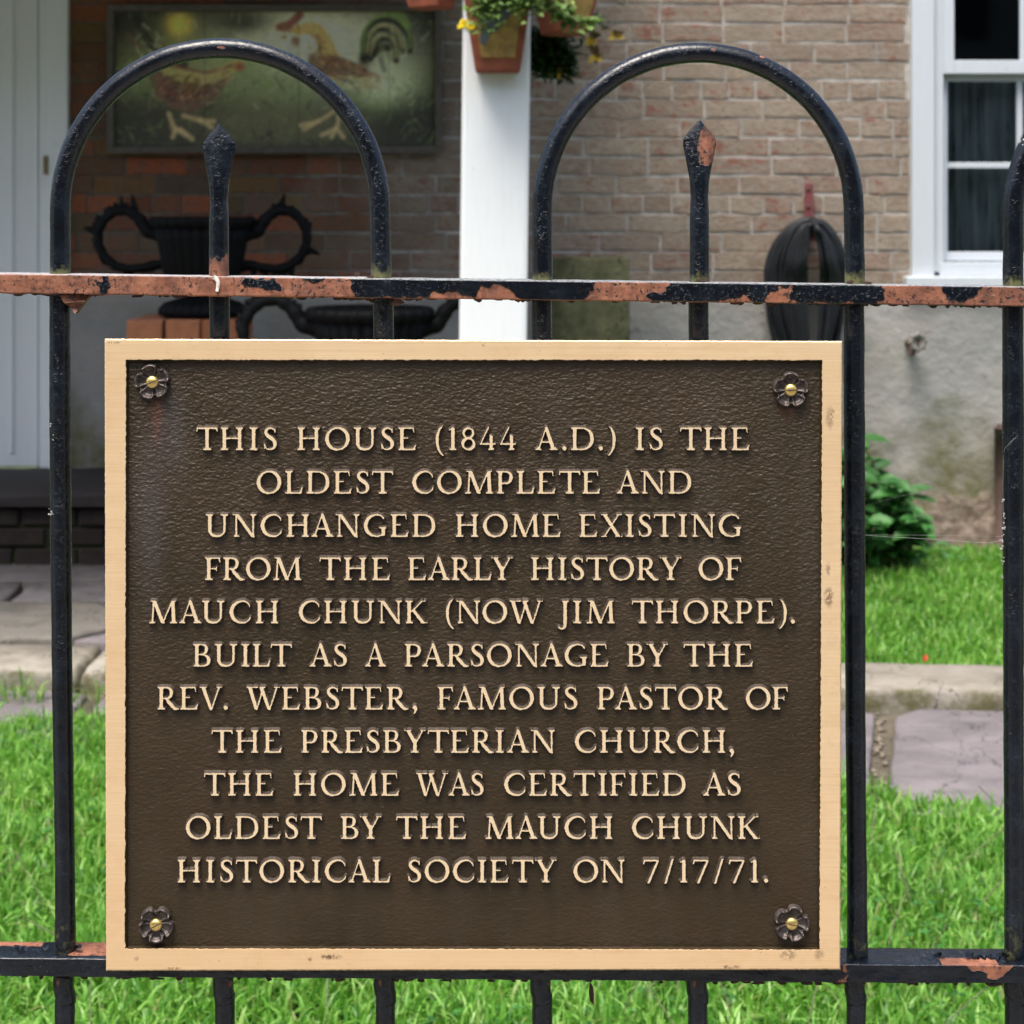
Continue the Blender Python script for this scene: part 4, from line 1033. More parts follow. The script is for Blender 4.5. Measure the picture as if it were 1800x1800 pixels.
# line of the kerb foot, a little farther away on the left
def kerb_foot(x): return 3.52 - 0.085 * (x - (-1.0))
def build_kerb():
    r = root('stone_kerb', 'low pale stone kerb between the path and the garden, mossy at its left end', 'kerb', (0, 3.5, 0)); r['kind'] = 'structure'
    xs = [-3.2, -2.15, -1.15, -0.35, 0.75, 1.62, 2.5]
    for a, b in zip(xs, xs[1:]):
        g = 0.008; poly = [(a + g, kerb_foot(a)), (b - g, kerb_foot(b)), (b - g, kerb_foot(b) + 0.27), (a + g, kerb_foot(a) + 0.27)]
        child('kerb_stone', slab_me(poly, -0.02, 0.072, 0.018, 0.011, freq=4), M['kerb'], r)
build_kerb()
def build_path():
    base = [(-3.4, 2.3), (2.6, 2.3), (2.6, 3.6), (-3.4, 3.9)]
    link('path_bed', mesh([(a, b, 0.005) for a, b in base], [(0, 1, 2, 3)]), M['gravel'], kind='structure')
    r = root('garden_path', 'path of smooth lilac grey flagstones in front of the kerb', 'path', (0, 3.2, 0)); r['kind'] = 'structure'
    def kf(x): return kerb_foot(x) - 0.035
    jx = [-3.0, -2.0, -1.1, -0.15, 0.905, 2.1, 2.9]
    for i, (a, b) in enumerate(zip(jx, jx[1:])):
        g = 0.022
        y0 = 2.36 if i % 2 else 2.32
        lo_a = 3.0 if a < -0.5 else {3: 2.66, 4: 2.52, 5: 2.40}.get(i, 2.4)
        sl = lambda x_, y_: x_ - 0.2 * (3.4 - y_) if x_ > 0.5 else x_
        if a == 0.905: a = 0.947
        if b == 0.905: b = 0.947
        lo_b = lo_a - (0.10 if i == 4 else 0)
        poly = [(sl(a, lo_a) + g, lo_a), (sl(b, lo_b) - g, lo_b), (b - g, kf(b) - 0.02), (b - g - 0.06, kf(b) + 0.012), (a + g + 0.07, kf(a) + 0.012), (a + g, kf(a) - 0.05)]
        child('flagstone', slab_me(poly, -0.02, 0.022, 0.008, 0.006, freq=3), M['flag'], r)
    R = random.Random(3); parts = []
    for k in range(70):
        c = Vector((0, R.uniform(2.45, 3.36), 0.010)); c.x = 0.947 - 0.2 * (3.4 - c.y) + R.gauss(0, 0.012); rr = R.uniform(0.003, 0.009)
        v, f = lathe([(rr * 0.4, -rr * .6), (rr, 0), (rr * 0.5, rr * .6)], 7); parts.append(([(a + c.x, b + c.y, d + c.z) for a, b, d in v], f))
    V, F = join_vf(parts); link('joint_pebbles', mesh(V, F, True), M['pebble']); bpy.data.objects['joint_pebbles']['kind'] = 'stuff'
    o = bpy.data.objects['joint_pebbles']; o['label'] = 'small pebbles and grit in the joint between two lilac flagstones'
build_path()
def build_patio():
    r = root('patio', 'shaded patio of grey and beige flagstones before the porch, seen left of the plaque', 'patio', (-1.5, 4.5, 0)); r['kind'] = 'structure'
    link('patio_bed', mesh([(a, b, 0.036) for a, b in [(-3.4, 3.72), (0.1, 3.62), (0.1, WY), (-3.4, WY)]], [(0, 1, 2, 3)]), M['gravel'], kind='structure')
    ya = kerb_foot(-1.6) + 0.29
    def pl(pts, mat, z=0.068): child('flagstone', slab_me(pts, 0.0, z, 0.008, 0.006, freq=3), mat, r)
    pl([(-3.2, ya + .05), (-1.30, ya), (-1.12, ya + 0.24), (-1.30, ya + 0.50), (-3.2, ya + 0.52)], M['beige'], 0.072)
    pl([(-1.255, ya), (-0.55, ya - 0.05), (-0.55, ya + 0.50), (-1.25, ya + 0.50), (-1.075, ya + 0.24)], M['flag'])
    pl([(-0.50, ya - 0.05), (0.08, ya - 0.10), (0.08, ya + 0.50), (-0.50, ya + 0.50)], M['beige'])
    y1 = ya + 0.54
    for a, b in ((-3.2, -1.62), (-1.59, -0.75), (-0.72, 0.08)):
        pl([(a, y1), (b, y1 + .02), (b, y1 + 0.30), (a, y1 + 0.28)], M['slate'])
    for a, b in ((-3.2, -2.1), (-2.07, -1.30), (-1.27, -0.35), (-0.32, 0.08)):
        pl([(a, y1 + .32), (b, y1 + .34), (b, y1 + 0.86), (a, y1 + 0.86)], M['slate'])
    y2 = y1 + 0.90
    for a, b in ((-3.2, -1.0), (-0.97, 0.08)): pl([(a, y2), (b, y2), (b, WY - 0.02), (a, WY - 0.02)], M['slate'])
build_patio()

# ---------------------------------------------------------------- grass
def grass(name, label, regions, dens, hmin, hmax, wmin, wmax, seed, avoid=None):
    g = np.random.default_rng(seed); X, Y = [], []
    for (x0, x1, y0, y1) in regions:
        n = int((x1 - x0) * (y1 - y0) * dens); X.append(g.uniform(x0, x1, n)); Y.append(g.uniform(y0, y1, n))
    X = np.concatenate(X); Y = np.concatenate(Y)
    keep = avoid(X, Y, g); X, Y = X[keep], Y[keep]; n = len(X)
    clump = np.array([mnoise.noise(Vector((a * 5, b * 5, 0))) for a, b in zip(X, Y)])
    h = g.uniform(hmin, hmax, n) * (1 + 0.45 * clump); w = g.uniform(wmin, wmax, n)
    az = g.uniform(0, 2 * np.pi, n); lean = g.uniform(0.1, 1.1, n) ** 1.1 * 1.0; face = g.uniform(0, 2 * np.pi, n)
    broad = g.random(n) < 0.12; w = np.where(broad, w * 1.9, w); h = np.where(broad, h * 0.75, h); lean = np.where(broad, lean + 0.35, lean)
    lx, ly = np.cos(az), np.sin(az)
    sx, sy = -ly * 0.8 + np.cos(face) * 0.5, lx * 0.8 + np.sin(face) * 0.5; q = np.hypot(sx, sy) + 1e-6; sx /= q; sy /= q
    V = np.zeros((n, 7, 3)); lv = [(0, 1.0), (0.38, 1.0), (0.74, 0.72)]
    for k, (t, ww) in enumerate(lv):
        cx = X + lx * h * lean * t ** 1.8 * 0.9; cy = Y + ly * h * lean * t ** 1.8 * 0.9; cz = h * t * (1 - 0.32 * lean * t)
        V[:, 2 * k, 0] = cx - sx * w * ww / 2; V[:, 2 * k, 1] = cy - sy * w * ww / 2; V[:, 2 * k, 2] = cz
        V[:, 2 * k + 1, 0] = cx + sx * w * ww / 2; V[:, 2 * k + 1, 1] = cy + sy * w * ww / 2; V[:, 2 * k + 1, 2] = cz
    V[:, 6, 0] = X + lx * h * lean * 0.95; V[:, 6, 1] = Y + ly * h * lean * 0.95; V[:, 6, 2] = h * (1 - 0.42 * lean)
    tri = np.array([0, 1, 3, 0, 3, 2, 2, 3, 5, 2, 5, 4, 4, 5, 6]); F = (np.arange(n)[:, None] * 7 + tri[None]).ravel()
    me = mesh_np(V.reshape(-1, 3), F, 3, True)
    o = link(name, me, M['grass'], kind='stuff'); o['label'] = label; o['category'] = 'grass'
    return n
def av_front(X, Y, g):
    D = Y + CD; lim = np.abs(X) < (900 * K * D + 0.35)
    # grass gives way to the path along a slanted, ragged line
    edge = np.where(X > 0.3, 2.97 - 0.16 * (X - 1.0), 3.30 - 0.05 * X) ; edge = np.interp(X, [-3, -1.0, 0.3, 0.9, 1.5, 2.2], [3.26, 3.22, 3.05, 2.60, 2.36, 2.30])
    rag = np.array([mnoise.noise(Vector((a * 9, 3.0, 0))) for a in X]) * 0.05
    return lim & (Y < edge + rag + g.normal(0, 0.015, len(X)))
n1 = grass('front_grass', 'bright green unmown grass just behind the railings', [(-2.0, 2.0, 1.05, 2.3), (-2.2, 2.3, 2.3, 3.6)], 20000, 0.028, 0.080, 0.0030, 0.0080, 3, av_front)
def av_back(X, Y, g):
    D = Y + CD; return (np.abs(X) < (900 * K * D + 0.4)) & (Y > kerb_foot(X) + 0.25) & (Y < WY - 0.12 - 0.1 * g.random(len(X)))
n2 = grass('back_lawn_grass', 'darker green grass between the kerb and the plastered wall base', [(0.1, 2.6, 3.6, WY - 0.1)], 13500, 0.04, 0.085, 0.004, 0.008, 4, av_back)
print('blades', n1, n2)
def clover():
    R = random.Random(31); parts = []
    for k in range(2600):
        X, Y = R.uniform(-1.9, 1.9), R.uniform(1.3, 3.1)
        if mnoise.noise(Vector((X * 2.5, Y * 2.5, 7))) < 0.02 or abs(X) > 900 * K * (Y + CD) + .15 or Y > 2.45 and X > .4: continue
        z = R.uniform(0.025, 0.060)
        for j in range(3):
            a = j * 2.094 + R.uniform(-.3, .3) + k; d = Vector((math.cos(a), math.sin(a), .15)); rr = R.uniform(.006, .011)
            c = Vector((X, Y, z)); s_ = Vector((-d.y, d.x, 0)); vs = [c, c + d * rr * .6 - s_ * rr * .55, c + d * rr * 1.25 - s_ * rr * .35, c + d * rr * 1.1 + Vector((0, 0, -.001)), c + d * rr * 1.25 + s_ * rr * .35, c + d * rr * .6 + s_ * rr * .55]
            parts.append((vs, [(0, 1, 2, 3), (0, 3, 4, 5)]))
    V, F = join_vf(parts); o = link('clover_leaves', mesh(V, F), M['leafd'], kind='stuff'); o['label'] = 'small clover leaves growing through the bright front grass'; o['category'] = 'clover'
clover()
# weeds growing along the kerb
def av_kerb(X, Y, g): return g.random(len(X)) < 0.5 + 0.5 * np.sin(X * 9)
grass('kerb_weeds', 'sparse grass tufts growing along the front of the kerb', [(-2.4, -0.4, 3.38, 3.47)], 3500, 0.05, 0.14, 0.003, 0.006, 5, av_kerb)
# dry straws and thin seed stems among the grass
def straws():
    R = random.Random(8); parts = []
    for k in range(120):
        X = R.uniform(-1.2, 1.2); Y = R.uniform(1.4, 2.5); a = R.uniform(0, 6.28); L = R.uniform(0.06, 0.16)
        p = [(X, Y, 0.01), (X + math.cos(a) * L * .4, Y + math.sin(a) * L * .3, 0.07), (X + math.cos(a) * L, Y + math.sin(a) * L * .6, 0.115 + R.uniform(0, .03))]
        parts.append(tube_np(spline(p, 5), 0.0009, 5))
    V, F = join_vf(parts); o = link('dry_straw', mesh(V, F, True), M['pebble'], kind='stuff'); o['label'] = 'thin dry stems lying among the green grass'; o['category'] = 'straw'
straws()

# ---------------------------------------------------------------- the house
def build_house():
    h = root('brick_house', 'old faded brick house with grey plastered base, white window and shaded porch', 'building', (0, WY, 0))
    YW = WY
    ztop = 3.4; zpl = PZ(512, YW)
    wx0, wx1 = PX(1600, YW), PX(2120, YW); wz0, wz1 = PZ(492, YW), PZ(-330, YW)
    dx0, dx1 = PX(-420, YW), PX(118, YW); dz1 = 2.35; dz0 = PZ(822, YW)
    def rects(x0, x1, z0, z1, holes):
        xs = sorted({x0, x1, *[q for h_ in holes for q in h_[:2] if x0 < q < x1]}); zs = sorted({z0, z1, *[q for h_ in holes for q in h_[2:] if z0 < q < z1]})
        for a, b in zip(xs, xs[1:]):
            for c, d in zip(zs, zs[1:]):
                m = ((a + b) / 2, (c + d) / 2)
                if not any(h_[0] < m[0] < h_[1] and h_[2] < m[1] < h_[3] for h_ in holes): yield a, b, c, d
    holes = [(wx0, wx1, wz0, wz1), (dx0, dx1, dz0, dz1)]
    def wallmesh(x0, x1, z0, z1, y0, y1):
        parts = []
        for a, b, c, d in rects(x0, x1, z0, z1, holes):
            vs = [(a, y0, c), (b, y0, c), (b, y0, d), (a, y0, d), (a, y1, c), (b, y1, c), (b, y1, d), (a, y1, d)]
            parts.append((vs, [(0, 1, 2, 3), (7, 6, 5, 4), (0, 4, 5, 1), (1, 5, 6, 2), (2, 6, 7, 3), (3, 7, 4, 0)]))
        return mesh(*join_vf(parts))
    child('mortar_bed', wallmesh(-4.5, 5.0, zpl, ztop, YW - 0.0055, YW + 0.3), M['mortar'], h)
    # plastered base: a dense uneven sheet with a ragged upper lip
    def sheet(x0, x1, z0, z1, y, step, mat, name):
        xs = np.arange(x0, x1 + step, step); zs = np.arange(z0, z1 + 1e-6, (z1 - z0) / max(2, round((z1 - z0) / step)))
        vs = []
        for z in zs:
            for x in xs:
                n_ = mnoise.fractal(Vector((x * 2.2, 5, z * 2.2)), 1, 2, 4)
                lip = 0.022 * mnoise.fractal(Vector((x * 4, 0, 9)), 1, 2, 3) if z > z1 - 0.01 else 0
                low = max(0.0, 0.32 - z) * 0.12 * mnoise.fractal(Vector((x * 9, 2, z * 9)), 1, 2, 4)
                vs.append((x, y + n_ * 0.010 + low, z + lip))
        nx = len(xs); fs = [(i * nx + j, i * nx + j + 1, (i + 1) * nx + j + 1, (i + 1) * nx + j) for i in range(len(zs) - 1) for j in range(nx - 1)]
        # closed lip on top
        b = (len(zs) - 1) * nx; m0 = len(vs); vs += [(vs[b + j][0], YW + 0.02, vs[b + j][2]) for j in range(nx)]
        fs += [(b + j, b + j + 1, m0 + j + 1, m0 + j) for j in range(nx - 1)]
        child(name, mesh(vs, fs, True), mat, h)
    sheet(dx1 + 0.002, 5.0, -0.02, zpl, YW - 0.032, 0.045, M['plaster'], 'plaster_base')
    sheet(-4.5, dx0 - 0.002, -0.02, zpl, YW - 0.032, 0.09, M['plaster'], 'plaster_base')
    # bricks, one object each where the photograph shows them
    variants = []
    for k in range(7):
        rr = random.Random(k)
        bm = bmesh.new(); bmesh.ops.create_cube(bm, size=1)
        bmesh.ops.subdivide_edges(bm, edges=[e for e in bm.edges if abs(e.verts[0].co.x - e.verts[1].co.x) > 0.5], cuts=2, use_grid_fill=True)
        for v in bm.verts:
            edge = 0.07 if abs(abs(v.co.x) - 0.5) < 0.01 else 0
            v.co.y += rr.uniform(-.04, .04); v.co.z += rr.uniform(-.055, .055); v.co.x += rr.uniform(-.008, .008)
        front = [e for e in bm.edges if all(v.co.y < -0.3 for v in e.verts) and len(e.link_faces) == 2 and any(f.normal.y > -0.5 for f in e.link_faces)]
        bmesh.ops.bevel(bm, geom=front, offset=0.045, segments=1, affect='EDGES')
        me = bpy.data.meshes.new('brick'); bm.to_mesh(me); bm.free(); me.materials.append(M['brick']); variants.append(me)
    course = 33.4 * K * (YW + CD); R = random.Random(21); cnt = 0; far = []
    row = 0; z = zpl + 0.012
    while z < ztop - course:
        hh = course - 0.0115; zc = z + hh / 2
        header = row % 6 == 4
        x = -2.9 + (0.12 if row % 2 else 0) + R.uniform(-.02, .02)
        while x < 3.2:
            L = (0.115 if header else 0.236) + R.uniform(-.014, .014)
            if not header and R.random() < 0.07: L = 0.125
            a, b = x, x + L
            clip = [(a, b)]
            for hx0, hx1, hz0, hz1 in holes:
                if zc > hz0 - 0.01 and zc < hz1 + 0.01:
                    clip = [s_ for (p, q_) in clip for s_ in ((p, min(q_, hx0 - 0.004)), (max(p, hx1 + 0.004), q_)) if s_[1] - s_[0] > 0.03]
            for (p, q_) in clip:
                D = YW + CD; pxa, pxb = 900 + p / (K * D), 900 + q_ / (K * D); pyt = HOR + (CH - z - hh) / (K * D)
                args = ((p + q_) / 2, YW - 0.002 + R.uniform(-.0018, .0018), zc, q_ - p - 0.0085, hh + 0.0025 + R.uniform(-.0025, .0025))
                rot = R.uniform(-.008, .008)
                if pxb > 0 and pxa < 1800 and pyt > -30 and cnt < 300:
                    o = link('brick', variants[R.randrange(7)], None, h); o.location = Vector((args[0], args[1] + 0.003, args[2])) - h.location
                    o.scale = (args[3], 0.022, args[4]); o.rotation_euler = (0, rot, 0); cnt += 1
                else: far.append(args)
            x = b
        z += course; row += 1
    parts = []
    for (cx, cy, cz, L, hh) in far:
        x0, x1, y0, y1, z0, z1 = cx - L / 2, cx + L / 2, cy - 0.008, cy + 0.012, cz - hh / 2, cz + hh / 2
        vs = [(x0, y0, z0), (x1, y0, z0), (x1, y0, z1), (x0, y0, z1), (x0, y1, z0), (x1, y1, z0), (x1, y1, z1), (x0, y1, z1)]
        parts.append((vs, [(0, 1, 2, 3), (7, 6, 5, 4), (0, 4, 5, 1), (1, 5, 6, 2), (2, 6, 7, 3), (3, 7, 4, 0)]))
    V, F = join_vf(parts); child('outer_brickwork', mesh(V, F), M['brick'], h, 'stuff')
    print('bricks', cnt, len(far))
    # ---- window
    win = child('window', box_me(wx0, PX(1641, YW - .02), YW - 0.035, YW + 0.06, wz0 + 0.001, wz1, 0.004), M['winwhite'], h)      # left casing carries the rest
    def wp(name, x0, x1, y0, y1, z0, z1, mat=None, bev=0.003):
        o = link(name, box_me(x0, x1, y0, y1, z0, z1, bev), mat or M['winwhite'], win); return o
    a1, a2 = PX(1641, YW - .02), PX(2078, YW)
    wp('casing', a2, wx1, YW - 0.035, YW + 0.06, wz0, wz1); wp('casing', a1, a2, YW - 0.035, YW + 0.06, PZ(-290, YW), wz1)
    # inner jamb and brick mould, two steps
    wp('jamb', a1, PX(1657, YW), YW - 0.012, YW + 0.08, wz0 + 0.03, wz1 - 0.05); wp('jamb', PX(2062, YW), a2, YW - 0.012, YW + 0.08, wz0 + 0.03, wz1 - 0.05)
    # sill
    wp('sill', wx0 - 0.03, wx1 + 0.03, YW - 0.075, YW + 0.08, wz0 - 0.03, PZ(485, YW), None, 0.006)
    wp('stool', PX(1650, YW), a2, YW - 0.02, YW + 0.08, PZ(484.5, YW), PZ(461, YW)); 
    # lower sash (set back), upper sash (proud)
    L0, L1 = PX(1657, YW), PX(2062, YW); yl = YW + 0.030; yu = YW + 0.008
    def sash(z0, z1, y, rb, rt, sx, mz, dep=0.035):
        wp('sash_stile', L0, sx, y, y + dep, z0, z1); wp('sash_stile', L1 - (sx - L0), L1, y, y + dep, z0, z1)
        wp('sash_rail', sx, L1 - (sx - L0), y + .001, y + dep - .001, z0, z0 + rb); wp('sash_rail', sx, L1 - (sx - L0), y + .001, y + dep - .001, z1 - rt, z1)
        mid = [PX(1797, YW) , PX(1925, YW)]
        for m_ in mid: wp('muntin', m_ - 0.011, m_ + 0.011, y + .004, y + dep - .004, z0 + rb, z1 - rt, None, 0.002)
        for zz in mz:
            wp('muntin', sx, L1 - (sx - L0), y + .006, y + dep - .006, zz - 0.011, zz + 0.011, None, 0.002)
        cx = [sx] + mid + [L1 - (sx - L0)]; cz = [z0 + rb] + list(mz) + [z1 - rt]
        for i in range(3):
            for j in range(len(cz) - 1):
                x0_, x1_ = cx[i] + (0.011 if i else 0), cx[i + 1] - (0.011 if i < 2 else 0); z0_, z1_ = cz[j] + (0.011 if j else 0), cz[j + 1] - (0.011 if j < len(cz) - 2 else 0)
                wp('pane', x0_, x1_, y + dep / 2 - .002, y + dep / 2 + .002, z0_, z1_, M['glass'], 0)
    sash(PZ(459, YW), PZ(128, YW), yl, 0.035, 0.03, PX(1669, YW), [PZ(290, YW)])
    sash(PZ(130, YW), PZ(-285, YW), yu - 0.022, 0.052, 0.04, PX(1676, YW), [PZ(-50, YW), PZ(-170, YW)])
    for o in win.children: o.location = (0, 0, 0)
    # room behind: dark box and curtains
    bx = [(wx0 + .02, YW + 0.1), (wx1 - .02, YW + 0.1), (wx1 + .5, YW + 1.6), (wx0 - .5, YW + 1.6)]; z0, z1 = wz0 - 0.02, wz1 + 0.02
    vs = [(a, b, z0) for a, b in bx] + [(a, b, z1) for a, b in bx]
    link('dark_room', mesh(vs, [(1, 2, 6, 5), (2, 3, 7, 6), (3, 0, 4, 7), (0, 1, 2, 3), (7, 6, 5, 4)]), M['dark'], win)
    vs, fs = [], []; n_ = 160
    for k in range(n_ + 1):
        x = wx0 + .03 + (wx1 - wx0 - .06) * k / n_; y = YW + 0.16 + 0.018 * math.sin(k * 1.1) + 0.01 * math.sin(k * 0.37)
        vs += [(x, y, z0 + .02), (x, y, PZ(120, YW))]
    fs = [(2 * k, 2 * k + 2, 2 * k + 3, 2 * k + 1) for k in range(n_)]
    m_, nt, b_ = new_mat('net_curtain'); q = NB(nt); t_ = q.n('ShaderNodeBsdfTransparent'); mx = q.n('ShaderNodeMixShader')
    q.l(q.ramp(q.noise(q.mapping(q.pos(), (1, 1, 0.15)), 25, 4), [(0.35, 0.35), (0.7, 0.8)]), mx.inputs[0])
    q.l(t_.outputs[0], mx.inputs[1]); q.l(b_.outputs[0], mx.inputs[2]); q.l(mx.outputs[0], nt.nodes['Material Output'].inputs[0]); b_.inputs['Base Color'].default_value = (0.55, 0.60, 0.60, 1); b_.inputs['Roughness'].default_value = .9
    link('net_curtain', mesh(vs, fs, True), m_, win)
    # ---- door at the left with frame, standing on a threshold above the step
    door = child('door', box_me(dx0 + 0.14, PX(66, YW), YW + 0.03, YW + 0.075, dz0 + 0.002, dz1 - 0.1, 0.003), M['doorwhite'], h)
    def dp(name, x0, x1, y0, y1, z0_, z1_, mat=None, bev=0.004):
        return link(name, box_me(x0, x1, y0, y1, z0_, z1_, bev), mat or M['doorwhite'], door)
    dp('door_frame', PX(70, YW), PX(89, YW), YW - 0.005, YW + 0.09, dz0, dz1); dp('door_frame', PX(89.6, YW), dx1 + 0.012, YW - 0.045, YW + 0.09, dz0 - 0.004, dz1)
    dp('door_frame', dx0 - 0.012, dx0 + 0.13, YW - 0.045, YW + 0.09, dz0 - 0.004, dz1)
    dp('door_frame', dx0 + 0.132, PX(69, YW), YW - 0.02, YW + 0.09, dz1 - 0.098, dz1)
    dp('door_panel', PX(-200, YW), PX(-20, YW), YW + 0.018, YW + 0.04, 0.45, 1.1); dp('door_panel', PX(-200, YW), PX(-20, YW), YW + 0.018, YW + 0.04, 1.25, 2.1)
    dp('stile_bead', PX(14, YW), PX(20, YW), YW + 0.020, YW + 0.04, dz0 + 0.05, dz1 - 0.12)
    dp('bead', PX(59, YW), PX(63.5, YW), YW + 0.020, YW + 0.04, dz0 + 0.01, dz1 - 0.12)
    for py in (290, -180): dp('hinge', PX(82, YW), PX(90, YW), YW - 0.052, YW - 0.005, PZ(py + 17, YW), PZ(py - 15, YW), M['oldbrass'], 0.003)
    dp('latch_knob', PX(60, YW), PX(67, YW), YW - 0.01, YW + 0.04, PZ(850, YW), PZ(823, YW), M['grey'], 0.003)
    link('door_backing', mesh([(dx0, YW + .1, dz0), (dx1, YW + .1, dz0), (dx1, YW + .1, dz1), (dx0, YW + .1, dz1)], [(0, 1, 2, 3)]), M['dark'], door)
    # ---- porch: post, beam, boarded ceiling
    YP = 3.70
    post = child('porch_post', box_me(PX(814.5, YP), PX(934, YP) - 0.0, YP, YP + 0.18, 0.06, 2.46, 0.012, 2), M['white'], h)
    post['label'] = 'square white wooden porch post'
    # the post leans a hair to the left going down, as in the photograph
    me = post.data
    for v in me.vertices: v.co.x += -0.0115 * (2.0 - v.co.z)
    child('porch_beam', box_me(-3.3, PX(940, YP) + 0.02, YP - 0.02, YP + 0.16, 2.462, 2.66, 0.006), M['white'], h)
    for k in range(12):
        x0 = -3.3 + k * 0.29; child('ceiling_board', box_me(x0, x0 + 0.284, YP - 0.02, YW, 2.67, 2.70, 0.004), M['ceil'], h)
    child('porch_roof', box_me(-3.6, 0.30, YP - 0.22, YW, 2.704, 2.76, 0.01), M['roof'], h)
    # ---- step under the door: dark brick riser with a worn stone tread
    sx0, sx1 = dx0 - 0.1, PX(430, YW); ys = 4.98
    child('step_tread', slab_me([(sx0, ys - 0.03), (sx1, ys - 0.03), (sx1, YW - 0.04), (sx0, YW - 0.04)], 0.275, 0.318, 0.010, 0.006, freq=3), M['stepstone'], h)
    R2 = random.Random(9)
    for rw in range(3):
        zb = 0.062 + rw * 0.071; x = sx0 + (0.1 if rw % 2 else 0)
        while x < sx1 - 0.02:
            L = 0.215 + R2.uniform(-.02, .02); xe = min(x + L, sx1)
            o = child('step_brick', box_me(x, xe - 0.012, ys + R2.uniform(-.006, .006), ys + 0.1, zb, zb + 0.060, 0.005, 1, 0.002), M['stepbrick'], h); x = xe
    child('step_core', box_me(sx0 + 0.01, sx1 - 0.01, ys + 0.02, YW - 0.04, 0.03, 0.274), M['soil'], h)
    return h
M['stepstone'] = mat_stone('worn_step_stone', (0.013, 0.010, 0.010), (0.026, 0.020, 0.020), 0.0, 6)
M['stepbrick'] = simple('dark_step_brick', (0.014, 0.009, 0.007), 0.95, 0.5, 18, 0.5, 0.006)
HOUSE = build_house()

